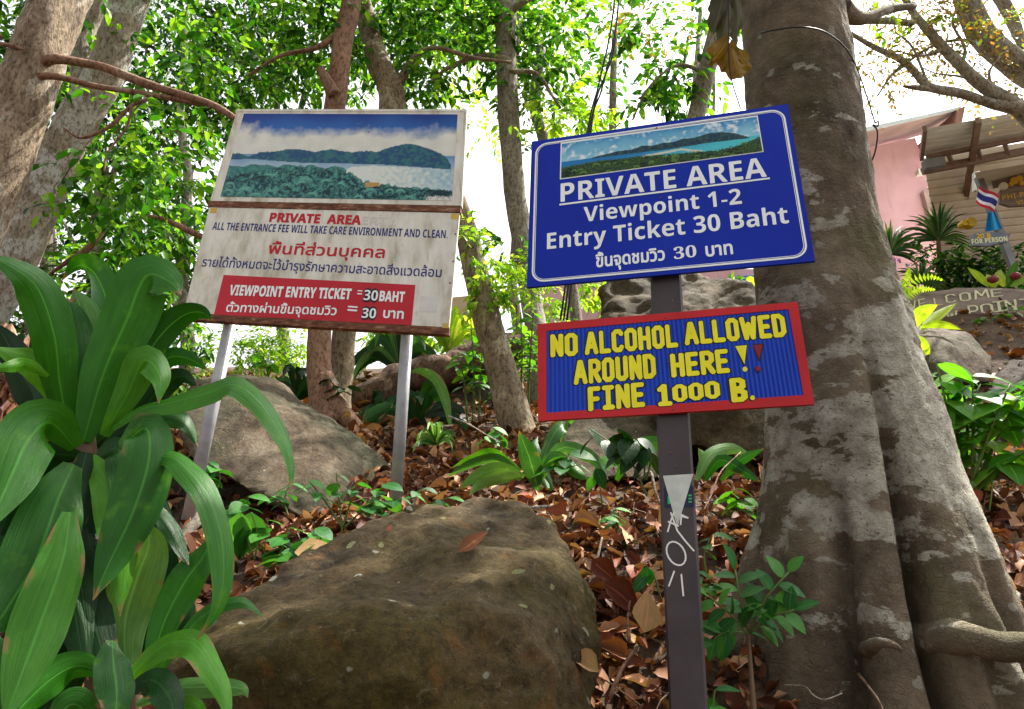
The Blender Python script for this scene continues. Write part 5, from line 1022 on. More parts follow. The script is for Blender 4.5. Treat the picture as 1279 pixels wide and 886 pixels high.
# ------------------------------------------------------------ the big strap-leaf plant in the foreground
dr = thing('dracaena', 'big glossy strap leaf plant filling the lower left corner', 'plant', at(110, 960, 1.85))
mb = MB(); P_, ex = pxpath([(105, 540, 1.85, 26), (108, 620, 1.85, 24), (118, 760, 1.85, 26), (125, 1000, 1.85, 30)], 16); mb.tube(P_, [px2m(e[0], p) / 2 for p, e in zip(P_, ex)], 10, .1, 8); mb.build('stem', M['stem_brown'], dr, smooth=True)
mb = MB(); P_, ex = pxpath([(170, 830, 1.75, 20), (165, 900, 1.75, 22), (160, 1000, 1.8, 24)], 8); mb.tube(P_, [px2m(e[0], p) / 2 for p, e in zip(P_, ex)], 10, .1, 8); mb.build('stem', M['stem_brown'], dr, smooth=True)
#  pixel path, (depth at base, depth at tip), width px, twist start/end, material
DL = [([(104, 552), (128, 470), (158, 400), (182, 345), (212, 352), (226, 368)], 1.82, 1.80, 66, (.0, .5), 'strap'),
      ([(88, 545), (75, 480), (68, 420), (48, 362), (18, 335), (-20, 318)], 1.85, 1.6, 52, (.2, -.6), 'strap'),
      ([(98, 560), (97, 500), (94, 440), (90, 395), (84, 372)], 1.86, 1.88, 50, (0, .2), 'strap'),
      ([(112, 555), (118, 490), (108, 430), (100, 385), (92, 360)], 1.9, 1.95, 58, (0, .3), 'strap_lit'),
      ([(118, 540), (132, 450), (136, 390), (120, 345), (98, 332), (76, 352)], 1.95, 2.0, 46, (.1, .9), 'strap'),
      ([(140, 545), (172, 470), (196, 425), (226, 396), (250, 390), (268, 402)], 1.88, 1.9, 34, (.1, -.5), 'strap'),
      ([(165, 480), (190, 462), (214, 446), (240, 450), (262, 464)], 1.92, 1.95, 24, (.3, -.3), 'strap'),
      ([(130, 545), (160, 490), (180, 450), (200, 470), (198, 505)], 1.8, 1.75, 40, (0, .4), 'strap'),
      ([(140, 535), (175, 512), (215, 503), (262, 490), (292, 480), (322, 500), (350, 542), (364, 582), (362, 618)], 1.8, 1.55, 38, (.9, .7), 'strap'),
      ([(150, 560), (182, 535), (186, 575), (166, 640), (138, 700), (116, 750)], 1.75, 1.62, 66, (.4, -.2), 'strap'),
      ([(95, 560), (62, 528), (34, 552), (8, 610), (-22, 670)], 1.75, 1.5, 72, (.5, -.2), 'strap'),
      ([(92, 580), (72, 625), (45, 700), (12, 755), (-18, 800)], 1.72, 1.5, 84, (.2, .0), 'strap'),
      ([(88, 640), (78, 700), (52, 775), (28, 840), (4, 905)], 1.62, 1.45, 68, (.3, -.1), 'strap'),
      ([(106, 580), (112, 650), (100, 730), (76, 800), (60, 850)], 1.84, 1.8, 52, (.1, .1), 'strap_dark'),
      ([(160, 850), (156, 780), (172, 720), (186, 680), (180, 650)], 1.78, 1.8, 62, (0, .3), 'strap_lit'),
      ([(150, 830), (140, 770), (135, 720), (128, 690)], 1.84, 1.9, 44, (0, .2), 'strap_dark'),
      ([(185, 840), (206, 775), (232, 725), (254, 695), (264, 668)], 1.74, 1.8, 44, (.2, .1), 'strap'),
      ([(150, 600), (205, 570), (238, 590), (264, 630), (279, 690), (274, 755), (246, 800)], 1.75, 1.6, 40, (.8, .4), 'strap'),
      ([(150, 620), (186, 632), (212, 656), (228, 690), (236, 706)], 1.8, 1.75, 22, (.5, .4), 'strap_dark'),
      ([(150, 870), (172, 835), (205, 806), (240, 803), (262, 832), (280, 868), (288, 915)], 1.68, 1.5, 40, (.9, .2), 'strap'),
      ([(190, 850), (225, 800), (255, 768), (290, 752), (312, 756), (334, 776)], 1.7, 1.72, 22, (.4, .8), 'strap'),
      ([(140, 800), (142, 830), (146, 870), (140, 930)], 1.6, 1.5, 48, (.5, .1), 'strap'),
      ([(130, 840), (95, 832), (62, 850), (30, 880), (0, 910)], 1.66, 1.5, 44, (.3, .2), 'strap'),
      ([(160, 860), (190, 850), (212, 872), (222, 915)], 1.64, 1.5, 42, (.6, .1), 'strap_dark'),
      ([(170, 880), (215, 862), (255, 858), (300, 860), (310, 872)], 1.7, 1.72, 26, (.3, .3), 'strap_lit'),
      ([(85, 545), (72, 490), (48, 458), (20, 445), (-15, 432)], 1.85, 1.7, 40, (.3, -.6), 'strap'),
      ([(92, 560), (60, 520), (35, 480), (10, 430), (-10, 400)], 1.95, 1.9, 44, (.2, .2), 'strap_dark'),
      ([(60, 470), (34, 456), (14, 458), (-20, 462)], 1.7, 1.55, 18, (.2, .2), 'strap'),
      ([(120, 580), (140, 640), (135, 700), (120, 760), (118, 800)], 1.88, 1.9, 46, (0, .2), 'strap_dark'),
      ([(130, 560), (160, 600), (190, 640), (206, 700), (200, 760)], 1.86, 1.9, 44, (.1, .3), 'strap_dark'),
      ([(100, 590), (60, 660), (20, 700), (-20, 720)], 1.86, 1.9, 60, (0, .3), 'strap_dark'),
      ([(110, 800), (80, 850), (55, 900), (40, 940)], 1.8, 1.75, 50, (0, .3), 'strap_dark'),
      ([(165, 860), (190, 780), (200, 720), (196, 670), (204, 640)], 1.84, 1.9, 46, (.2, .3), 'strap_dark'),
      ([(60, 600), (20, 590), (-20, 575)], 1.8, 1.7, 36, (.2, .2), 'strap_dark'),
      ([(150, 545), (190, 520), (230, 528), (248, 560)], 1.86, 1.9, 26, (.2, .5), 'strap_dark'),
      ([(120, 900), (90, 880), (60, 910)], 1.6, 1.55, 40, (.2, .1), 'strap'),
      ([(200, 900), (235, 885), (262, 905)], 1.66, 1.6, 30, (.2, .1), 'strap'),
      ([(100, 550), (66, 500), (58, 440), (72, 392), (96, 372)], 1.9, 1.92, 44, (.1, .5), 'strap_dark'),
      ([(118, 555), (150, 500), (166, 440), (160, 400), (150, 372)], 1.9, 1.95, 46, (-.2, .3), 'strap_dark'),
      ([(122, 560), (164, 530), (196, 490), (226, 470), (250, 486)], 1.86, 1.84, 30, (.4, -.2), 'strap_dark'),
      ([(100, 570), (62, 570), (30, 600), (6, 650), (-10, 700)], 1.8, 1.7, 46, (.4, .1), 'strap_dark'),
      ([(118, 575), (146, 560), (160, 590), (158, 640), (150, 690)], 1.82, 1.78, 44, (.5, .1), 'strap_dark'),
      ([(180, 850), (214, 800), (228, 760), (226, 720)], 1.82, 1.86, 36, (0, .3), 'strap_dark'),
      ([(108, 565), (92, 640), (100, 720), (112, 800)], 1.78, 1.7, 54, (.1, -.1), 'strap_dark'),
      ([(112, 570), (140, 615), (152, 690), (150, 770)], 1.80, 1.74, 50, (.1, .3), 'strap'),
      ([(100, 600), (86, 690), (96, 780), (110, 850)], 1.76, 1.66, 46, (.3, -.1), 'strap_dark'),
      ([(120, 640), (110, 720), (124, 800), (150, 860)], 1.78, 1.7, 50, (.2, .2), 'strap_dark'),
      ([(20, 930), (-10, 850), (-30, 760)], 1.6, 1.6, 60, (.2, .1), 'strap_dark')]
for i, (pp, y0, y1, wpx, tw_, mt) in enumerate(DL):
    n_ = 26; q = spline([(a, b, y0 + (y1 - y0) * k / (len(pp) - 1)) for k, (a, b) in enumerate(pp)], n_); path = [at(*a) for a in q]; wd = px2m(wpx, path[n_ // 2])
    blade(path, wd, list(np.linspace(tw_[0], tw_[1], n_)), .24, .13, 'leaf', dr, M[mt], 6, seed=i)

# ------------------------------------------------------------ leafy herbs and saplings, each leaf a part
def herb(name, label, base, stems, leaf, mat, cat='plant', per=6, seed=1, stem_w=4, spread=.9, droop=.35, smat='stem_green', T=None, wide=1.15):
    """stems: list of pixel paths (px,py,Y); leaves alternate along each stem"""
    t = thing(name, label, cat, at(*base)); r = random.Random(seed); T = T or T_LEAF; me = shared('leaf_' + mat, T, M[mat])
    for st in stems:
        n_ = 12; P_ = [at(*a) for a in spline(st, n_)]; mb = MB(); mb.tube(P_, [px2m(stem_w, p) / 2 * (1 - .6 * i / n_) for i, p in enumerate(P_)], 6); mb.build('stem', M[smat], t, smooth=True)
        for k in range(per):
            s = 1 - .62 * (k / per) ** 1.0; i = min(n_ - 2, int(s * (n_ - 1))); p = P_[i].lerp(P_[i + 1], s * (n_ - 1) - i) if k else P_[-1]; tdir = (P_[min(n_ - 1, i + 1)] - P_[max(0, i - 1)]).normalized()
            a = k * 2.4 + r.uniform(-.4, .4); side = Vector((math.cos(a), math.sin(a), 0)); d = tdir * (1 - spread) + side * spread + Vector((0, 0, -droop * r.uniform(.2, 1.2))); nn = (Vector((0, -.35, 1)) + Vector((r.gauss(0, .25), r.gauss(0, .25), 0)))
            o = bpy.data.objects.new('leaf', me); COL.objects.link(o); o.parent = t; s_ = leaf * r.uniform(.7, 1.2)
            o.matrix_basis = Matrix.Translation(p - t.location) @ orient(d, nn) @ Matrix.Diagonal((s_, s_ * wide, s_, 1))
    return t
herb('sapling', 'young sapling of dark green leaflets between the post and the big tree', (942, 886, 2.55), [[(942, 900, 2.5), (938, 840, 2.52), (935, 790, 2.55)]], .07, 'herb', per=2, seed=3, stem_w=8, smat='stem_brown')
sp_ = [o for o in COL.objects if o.name.startswith('sapling')][-1]
for k, st in enumerate([[(935, 795, 2.55), (915, 770, 2.5), (885, 745, 2.45)], [(935, 790, 2.55), (925, 750, 2.5), (918, 712, 2.5)], [(936, 790, 2.55), (955, 750, 2.5), (985, 715, 2.48)], [(936, 792, 2.55), (965, 770, 2.5), (992, 762, 2.45)], [(935, 790, 2.55), (905, 790, 2.5), (890, 800, 2.5)]]):
    n_ = 10; P_ = [at(*a) for a in spline(st, n_)]; mb = MB(); mb.tube(P_, px2m(2.5, P_[0]) / 2, 6); mb.build('stem', M['stem_green'], sp_, smooth=True)
    for j in range(9):
        s = .25 + .75 * j / 8; i = min(n_ - 1, int(s * (n_ - 1))); td = (P_[-1] - P_[0]).normalized(); sg = 1 if j % 2 else -1; sd3 = td.cross((P_[0] - CAM).normalized()).normalized()
        d = td * .6 + sd3 * sg * .8 + Vector((0, 0, -.25)) if j < 8 else td; o = bpy.data.objects.new('leaf', MESH['leaf_herb']); COL.objects.link(o); o.parent = sp_; s_ = .082 * fr.uniform(.8, 1.2)
        o.matrix_basis = Matrix.Translation(P_[i] - sp_.location) @ orient(d, Vector((fr.gauss(0, .3), -.6, 1))) @ Matrix.Diagonal((s_, s_ * 1.1, s_, 1))
herb('seedling', 'pair of upright leaves rising at the right foot of the post', (893, 905, 2.3), [[(892, 905, 2.3), (890, 885, 2.3), (893, 862, 2.3)]], .1, 'herb', per=3, seed=4, spread=.5, droop=1.2)
herb('seedling', 'seedling with one round leaf standing left of the post', (806, 760, 2.5), [[(826, 750, 2.5), (818, 722, 2.5), (808, 708, 2.5)]], .09, 'herb', per=2, seed=6, stem_w=2.5, droop=1.4, spread=.4, wide=1.6)
herb('seedling', 'small plant with green leaves in the litter right of the post', (880, 700, 2.8), [[(882, 716, 2.8), (880, 690, 2.8), (890, 668, 2.8)], [(960, 650, 3.3), (940, 640, 3.3), (918, 634, 3.3)]], .09, 'herb', per=4, seed=7, stem_w=2.5)
herb('herb', 'leafy young plant in front of the lower edge of the pale slab', (430, 660, 3.7), [[(428, 668, 3.7), (424, 630, 3.7), (420, 592, 3.7)], [(428, 660, 3.7), (440, 620, 3.7), (446, 605, 3.65)], [(428, 660, 3.7), (405, 625, 3.7), (385, 600, 3.65)], [(430, 660, 3.7), (450, 640, 3.65), (468, 625, 3.6)]], .12, 'herb', per=4, seed=8, stem_w=3)
herb('herb', 'broad leafed weed in the gap left of the large boulder', (330, 700, 3.2), [[(330, 712, 3.1), (330, 690, 3.1), (335, 650, 3.1)], [(330, 712, 3.1), (350, 690, 3.05), (362, 660, 3.1)], [(330, 712, 3.1), (348, 702, 3.0), (352, 690, 3.0)]], .1, 'herb', per=6, seed=9, stem_w=2.5, wide=1.5)
herb('herb', 'two hanging broad leaves beside the left flank of the large boulder', (305, 690, 3.2), [[(318, 700, 3.1), (308, 670, 3.1), (300, 640, 3.1)], [(318, 700, 3.1), (322, 670, 3.1), (314, 640, 3.1)]], .15, 'herb', per=2, seed=10, stem_w=2.5, droop=2.2, spread=.25, wide=1.5)
herb('herb', 'low weed with small leaves at the foot of the right pipe leg', (520, 620, 3.9), [[(505, 640, 3.8), (515, 622, 3.8), (530, 610, 3.8)], [(505, 640, 3.8), (540, 628, 3.8), (560, 622, 3.8)], [(500, 640, 3.8), (482, 632, 3.75), (470, 640, 3.7)], [(505, 640, 3.8), (550, 640, 3.7), (562, 645, 3.7)]], .085, 'herb', per=5, seed=11, stem_w=2)
herb('herb', 'dark leafed branchlet in front of the tan boulder under the red sign', (800, 600, 3.3), [[(808, 620, 3.3), (790, 580, 3.3), (765, 555, 3.3), (735, 535, 3.3)], [(806, 600, 3.3), (800, 560, 3.3), (770, 535, 3.3)], [(808, 600, 3.3), (812, 570, 3.3), (796, 548, 3.3)]], .15, 'strap_dark', per=5, seed=12, stem_w=2.5, droop=1.0)
herb('herb', 'dotted leaf seedling hanging over the litter below the limp strap leaves', (745, 640, 3.3), [[(752, 630, 3.3), (748, 600, 3.3), (744, 585, 3.3)]], .13, 'herb', per=2, seed=13, stem_w=2, droop=2)
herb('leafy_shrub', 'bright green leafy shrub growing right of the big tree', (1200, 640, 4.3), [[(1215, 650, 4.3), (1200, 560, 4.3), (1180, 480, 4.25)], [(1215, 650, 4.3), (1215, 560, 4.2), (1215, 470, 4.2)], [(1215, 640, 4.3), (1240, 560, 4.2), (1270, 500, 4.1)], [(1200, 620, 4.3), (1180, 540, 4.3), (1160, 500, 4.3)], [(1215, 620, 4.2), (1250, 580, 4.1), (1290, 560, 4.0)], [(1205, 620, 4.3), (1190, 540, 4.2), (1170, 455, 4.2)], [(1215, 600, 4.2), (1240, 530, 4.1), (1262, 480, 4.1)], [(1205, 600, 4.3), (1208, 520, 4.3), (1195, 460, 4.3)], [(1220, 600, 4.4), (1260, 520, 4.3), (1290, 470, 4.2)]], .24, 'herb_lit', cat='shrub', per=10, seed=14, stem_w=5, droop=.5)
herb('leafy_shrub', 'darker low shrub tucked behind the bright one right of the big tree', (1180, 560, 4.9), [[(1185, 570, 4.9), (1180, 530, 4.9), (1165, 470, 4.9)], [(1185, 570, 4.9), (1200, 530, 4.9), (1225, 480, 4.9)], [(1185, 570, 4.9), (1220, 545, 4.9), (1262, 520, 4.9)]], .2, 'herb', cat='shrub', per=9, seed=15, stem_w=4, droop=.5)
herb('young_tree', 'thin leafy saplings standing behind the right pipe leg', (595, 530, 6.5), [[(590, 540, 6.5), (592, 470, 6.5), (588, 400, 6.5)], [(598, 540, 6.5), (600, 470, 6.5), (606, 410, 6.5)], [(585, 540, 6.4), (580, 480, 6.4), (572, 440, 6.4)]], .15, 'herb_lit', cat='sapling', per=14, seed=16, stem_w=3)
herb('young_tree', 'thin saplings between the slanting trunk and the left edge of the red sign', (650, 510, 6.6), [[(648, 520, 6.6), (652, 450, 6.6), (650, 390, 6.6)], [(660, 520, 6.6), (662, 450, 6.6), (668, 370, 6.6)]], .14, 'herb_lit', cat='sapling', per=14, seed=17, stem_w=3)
def strap_plant(name, label, cx, cy, Y, leaves, mat, cat='plant', w_=10, ns=14):
    t = thing(name, label, cat, at(cx, cy, Y))
    for i, (pp, wpx, tw_) in enumerate(leaves):
        q = spline([(a, b, Y - .0 - .25 * k / len(pp) * (1 if i % 2 else -1)) for k, (a, b) in enumerate(pp)], ns); P_ = [at(*a) for a in q]; blade(P_, px2m(wpx, P_[0]), [tw_] * ns, .25, .06, 'leaf', t, M[mat] if isinstance(mat, str) else M[mat[i % len(mat)]], 4, seed=i + cx)
    return t
strap_plant('strap_lily', 'limp pale green strap leaf plant collapsed on the litter between the signs', 655, 590, 3.7, [([(650, 592), (620, 574), (585, 582), (556, 598)], 17, .7), ([(655, 596), (625, 586), (595, 596), (572, 612)], 19, .5), ([(650, 588), (618, 566), (590, 572), (562, 586)], 14, .9), ([(672, 612), (662, 575), (648, 538)], 26, .1), ([(684, 610), (674, 585), (666, 556)], 16, -.2), ([(665, 605), (690, 570), (720, 590), (735, 600)], 18, .4), ([(668, 600), (690, 545), (705, 532), (700, 556)], 22, .6),
    ([(675, 600), (700, 560), (740, 572), (760, 600)], 18, .2), ([(740, 600), (760, 575), (800, 570), (830, 590)], 20, .4), ([(650, 600), (640, 596), (600, 606), (585, 620)], 14, .4), ([(690, 612), (678, 590), (668, 560), (672, 545)], 16, 0), ([(770, 600), (790, 560), (830, 555), (850, 575)], 20, .3)], ('strap_lit', 'strap_lit', 'strap'))
strap_plant('strap_lily', 'pale strap leaves right of the post below the tan boulder', 900, 590, 3.9, [([(870, 600), (885, 570), (915, 560), (945, 575)], 18, .3), ([(880, 600), (900, 575), (930, 590), (950, 602)], 16, .1), ([(885, 600), (880, 575), (872, 560)], 16, .1), ([(900, 600), (925, 575), (955, 560)], 14, .4)], ('strap_lit', 'strap'))
r2 = random.Random(8)
def fountain(cx, cy, rx, ry, n, wpx, up=.6):
    L = []
    for i in range(n):
        a = R(-10 + 200 * (i + r2.uniform(-.3, .3)) / (n - 1)); ex_ = cx + math.cos(a) * rx * r2.uniform(.7, 1.1); ey = cy - max(-.25, math.sin(a)) * ry * r2.uniform(.7, 1.1) + ry * .25; mx_, my = cx + (ex_ - cx) * .5, min(cy, ey) - ry * up * r2.uniform(.3, .7)
        L.append(([(cx + r2.uniform(-4, 4), cy), (cx + (ex_ - cx) * .22, (cy + my) / 2), (mx_, my), (cx + (ex_ - cx) * .85, (my + ey) / 2 - 3), (ex_, ey)], wpx * r2.uniform(.75, 1.2), r2.uniform(-.4, .6)))
    return L
strap_plant('spider_lily', 'dark strap leaf clump standing behind the right pipe leg below the log', 530, 540, 6.4, fountain(520, 535, 75, 50, 20, 15), 'strap_dark')
strap_plant('spider_lily', 'second dark strap leaf clump left of the right pipe leg beside the forked trunk', 480, 545, 6.6, fountain(478, 540, 45, 44, 12, 14), 'strap_dark')
strap_plant('spider_lily', 'tall dark strap leaf clump behind the fallen log', 500, 460, 9.0, fountain(500, 462, 60, 50, 18, 13, .9), ('strap_dark', 'strap_dark', 'strap_lit'))
strap_plant('spider_lily', 'bright strap leaf clump behind the right end of the fallen log', 560, 440, 9.4, fountain(560, 440, 55, 50, 20, 7, 1.0), 'fern')
strap_plant('spider_lily', 'dark strap leaf plant behind the top of the pale slab', 375, 490, 6.9, fountain(372, 500, 40, 40, 12, 12), 'strap_dark')
strap_plant('lily_leaf', 'single tall green leaf arching beside the right pipe leg', 558, 530, 5.6, [([(562, 530), (556, 500), (545, 475), (525, 464), (510, 466)], 15, .4)], 'strap_lit')
strap_plant('grass_tuft', 'small sunlit tuft of pale leaves on the slope right of the pipe leg', 545, 555, 4.9, fountain(545, 556, 28, 24, 22, 5), 'strap_lit')
# dried brown leaves hanging behind the strap-leaf plant
dh = thing('dried_frond', 'clump of shrivelled brown leaves at the left edge behind the strap leaf plant', 'dead plant', at(25, 560, 2.9))
for i in range(46):
    x, y = r2.uniform(-20, 66), r2.uniform(400, 560); P_ = [at(*a) for a in spline([(x, y, 2.9), (x + r2.uniform(-12, 12), y + 18, 2.85), (x + r2.uniform(-22, 22), y + r2.uniform(30, 60), 2.8)], 7)]; blade(P_, px2m(r2.uniform(9, 18), P_[0]), [r2.uniform(-1, 1) + k * .2 for k in range(7)], .5, .2, 'dry_leaf', dh, M['litter'], 2, 'oval', i)
# hanging dead leaves beside the trunk top
hd = thing('hanging_dead_leaves', 'three large dead leaves hanging on a thread against the big tree', 'dead leaves', at(912, 20, 2.75))
for i, (pp, wpx, mt, tw0, tw1) in enumerate((([(909, -30), (900, 10), (889, 46)], 26, 'dead_olive', -.3, .9), ([(911, -10), (908, 24), (897, 62)], 22, 'dead_olive', .9, -.4), ([(914, -20), (922, 20), (919, 62)], 24, 'dead_olive', .2, 1.1), ([(912, 44), (902, 62), (890, 76), (886, 74)], 26, 'dead_ochre', .3, 1.0), ([(913, 50), (910, 74), (900, 90)], 24, 'dead_ochre', -.5, .5), ([(914, 56), (928, 78), (940, 84)], 30, 'dead_ochre', .2, .7), ([(914, 60), (920, 84), (926, 98)], 28, 'dead_ochre', .7, .1))):
    P_ = [at(*a) for a in spline([(a, b, 2.75 + .02 * (i % 3)) for a, b in pp], 12)]; blade(P_, px2m(wpx, P_[0]), list(np.linspace(tw0, tw1, 12)), .6, .32, 'dead_leaf', hd, M[mt], 6, 'oval', i * 1.7)
mb = MB(); mb.tube([at(*a) for a in spline([(912, -60, 2.75), (910, 20, 2.75), (912, 90, 2.75), (925, 136, 2.76)], 12)], .003, 5); mb.build('thread', M['cable'], hd)
def cable(pts, label, w=2.2, n=40):
    P_, ex = pxpath([(a, b, c, w) for a, b, c in pts], n); mb = MB(); mb.tube(P_, px2m(w, P_[0]) / 2, 6); tag(mb.build('cable', M['cable'], base=P_[0], smooth=True), label, 'cable')
cable([(772, -60, 6.5), (764, 30, 6.5), (748, 105, 6.5), (733, 170, 6.5), (700, 400, 6.5)], 'leftmost black cable hanging above the blue sign')
cable([(775, -60, 6.52), (770, 30, 6.52), (752, 110, 6.52), (735, 170, 6.52), (704, 400, 6.5)], 'middle black cable hanging above the blue sign')
cable([(777, -60, 6.54), (771, 20, 6.54), (765, 70, 6.54), (746, 120, 6.54), (737, 172, 6.54), (708, 400, 6.5)], 'rightmost and kinked black cable hanging above the blue sign')
cable([(948, 42, 2.8), (965, 38, 2.72), (1000, 34, 2.66), (1030, 40, 2.72), (1056, 60, 2.85), (1072, 90, 3.0), (1084, 125, 3.0), (1093, 154, 3.0)], 'thin black wire looped round the big tree', 2.0)
cable([(1093, 154, 3.0), (1097, 152, 3.0), (1096, 158, 3.0), (1090, 156, 3.0), (1096, 165, 3.02), (1093, 190, 3.05), (1083, 214, 3.1)], 'knotted wire end hanging in front of the pink house', 2.0)
cable([(1118, 340, 4.6), (1117, 400, 4.5), (1130, 470, 4.4), (1150, 500, 4.3), (1165, 520, 4.25)], 'thin dark stem arching beside the right side of the big tree', 2.0)

# ------------------------------------------------------------ the pink house and its ribbed awning
hs_ = thing('pink_house', 'pink rendered house with a gable eave behind the big tree', 'house', at(1110, 420, 12))
mb = MB(); mb.prism([at(*p) for p in ((1010, 205, 12.2), (1060, 190, 12.1), (1143, 172, 12), (1176, 262, 12), (1200, 460, 12), (1010, 460, 12.2))], Vector((0, 3, 0))); mb.build('wall', M['pink'], hs_)
mb = MB(); A4 = [at(*p) for p in ((1020, 190, 11.2), (1203, 142, 11.2), (1198, 132, 11.1), (1020, 172, 11.1))]; mb.prism([at(1020, 178, 11.0), at(1200, 136, 11.0), at(1201, 133.5, 11.0), at(1020, 172, 11.0)], Vector((0, .05, 0))); mb.build('fascia', M['fascia'], hs_)
mb = MB(); mb.add([at(1020, 178.5, 11.06), at(1200, 137, 11.06), at(1194, 151, 12.6), at(1155, 168, 12.6), at(1020, 205, 12.6)], [(0, 1, 2, 3, 4)]); mb.add([p + Vector((0, 0, .06)) for p in (at(1020, 178.5, 11.06), at(1200, 137, 11.06), at(1194, 151, 12.6), at(1155, 168, 12.6), at(1020, 205, 12.6))], [(4, 3, 2, 1, 0)]); mb.build('soffit', M['soffit'], hs_)
mb = MB(); mb.prism([at(1196, 137, 10.98), at(1206, 132, 10.98), at(1202, 152, 10.98), at(1193, 154, 10.98)], Vector((0, 1.4, .1))); mb.build('barge_board', M['roof_tile'], hs_)
mb = MB(); mb.prism([at(1153, 238, 11.9), at(1182, 234, 11.9), at(1182, 300, 11.9), at(1170, 300, 11.9)], Vector((0, .3, 0))); mb.build('side_panel', M['soffit'], hs_)
mb = MB(); mb.tube([at(1178, 234, 11.8), at(1181, 244, 11.8)], .07, 10); mb.build('round_lamp', M['lamp_white'], hs_, smooth=True)
mb = MB(); c0 = at(1147, 211, 11.7); mb.box(c0, Vector((.14, 0, .02)), Vector((0, .12, 0)), Vector((0, 0, -.1))); mb.build('flood_lamp', M['lamp_white'], hs_)
aw = thing('ribbed_awning', 'large ribbed sheet awning on brown steel beams at the right edge', 'awning', at(1270, 350, 11))
def ribbed(quad, n, mat, name, depth=.035):
    """corrugated sheet between two long edges; quad: A-B upper edge, D-C lower edge; ribs run along A-B"""
    A, B, C, D = [at(*p) for p in quad]; nn = (B - A).cross(D - A).normalized(); mb = MB(); v = []; f = []; k = 0
    for i in range(n):
        for s, o_ in ((0, 0), (.72, 0), (.78, depth), (.94, depth)):
            t = (i + s) / n; v += [A.lerp(D, t) + nn * o_, B.lerp(C, t) + nn * o_]
    v += [D, C]; m = len(v) // 2; f = [(2 * i, 2 * i + 1, 2 * i + 3, 2 * i + 2) for i in range(m - 1)]; return obj(name, v, f, mat, aw, smooth=False)
ribbed([(1156, 161, 8.6), (1310, 133, 8.6), (1310, 172, 9.6), (1151, 196, 9.6)], 6, M['sheet_dark'], 'roof_sheet', .03)
ribbed([(1153, 198, 9.75), (1310, 173, 9.75), (1330, 480, 13.6), (1200, 470, 13.4)], 34, M['sheet'], 'roof_sheet', .03)
def beam(a, b, w_, h_, mat='steel', name='beam'):
    mb = MB(); mb.bar(at(*a), at(*b), w_, h_); mb.build(name, M[mat], aw)
beam((1222, 150, 8.55), (1197, 300, 11.8), .07, .09); beam((1152, 214, 9.45), (1300, 185, 9.45), .06, .10); beam((1158, 196.5, 9.3), (1300, 169, 9.3), .06, .06)
for x in (1184, 1220, 1254): beam((x, 191 - (x - 1184) * .19, 9.35), (x + 6, 207 - (x - 1184) * .19, 9.45), .05, .09)
beam((1155, 161, 8.52), (1151, 198, 9.5), .05, .08); beam((1190, 274, 11.4), (1300, 255, 11.4), .06, .09); beam((1197, 300, 11.8), (1190, 360, 12.8), .06, .06); beam((1262, 262, 11.4), (1240, 400, 13), .06, .06)
mb = MB(); mb.box(at(1155, 199, 9.2), at(1180, 195, 9.2) - at(1155, 199, 9.2), at(1157, 210, 9.25) - at(1155, 199, 9.2), Vector((0, .1, 0))); mb.build('bracket_plate', M['steel_grey'], aw)
# gable sign, flag, pole
gs_ = thing('viewpoint_sign', 'brown sign with golden letters hanging under the awning at the right edge', 'sign', at(1262, 240, 8.2)); GP = Plane(at(1262, 235, 8.2), (-.1, -1, 0), (0, 0, 1))
poly_on(GP, [(1249, 238), (1262, 232), (1320, 226), (1320, 254), (1262, 258), (1249, 254)], M['board_wood'], gs_, 'board', 0, .04)
def gold(s, a, b, h, m_='gold', par=gs_, pl=GP, fat=.02): text_on(pl, bold(s), a, b, h, M[m_], par, .004, fat, res=24)
gold('PHI-PHI VIEW', (1252, 250.5), (1322, 239), 6.5); gold('VIEWPOINT', (1270, 256), (1318, 250), 5)
poly_on(GP, [(1240, 222), (1262, 215), (1320, 206), (1320, 230), (1262, 231), (1242, 234)], M['board_wood'], gs_, 'top_board', 0, .04)
for cx, cy, rr_ in ((1266, 227, 5), (1272, 224, 4), (1262, 231, 3), (1275, 230, 3)):
    P_ = GP.hit(cx, cy, .02); mb = MB(); mb.tube([P_, P_ + GP.n * .03], px2m(rr_, P_), 9); mb.build('carving', M['gold'], gs_)
P_ = GP.hit(1252, 234, .02); mb = MB(); mb.tube([P_, P_ + GP.n * .04], px2m(5, P_), 9); mb.build('carving', M['lamp_white'], gs_)
hd_ = thing('sign_hood', 'grey sheet hood over the brown sign at the right edge', 'canopy', at(1220, 225, 8.3)); mb = MB(); mb.add([at(1217, 216, 7.6), at(1320, 198, 7.6), at(1320, 214, 8.5), at(1226, 236, 8.5)], [(0, 1, 2, 3)]); mb.prism([at(1217, 215, 8.4), at(1224, 213, 8.4), at(1222, 238, 8.3), at(1217, 238, 8.3)], Vector((0, .05, 0))); mb.build('sheet', M['sheet_dark'], hd_)
pl_ = thing('flag_pole', 'slanting grey pole carrying the flag in front of the awning', 'pole', at(1264, 330, 7.9)); mb = MB(); mb.bar(at(1222, 222, 8.0), at(1268, 340, 7.8), .08, .06, Vector((0, 1, 0))); mb.build('pole_tube', M['steel_grey'], pl_)
fl_ = thing('thai_flag', 'small flag striped red white and blue hanging on the slanting pole', 'flag', at(1222, 262, 7.8))
F4 = [(1223, 232), (1248.5, 245), (1241, 266), (1218.5, 253)]; tb = [0, 1 / 6, 1 / 3, 2 / 3, 5 / 6, 1]
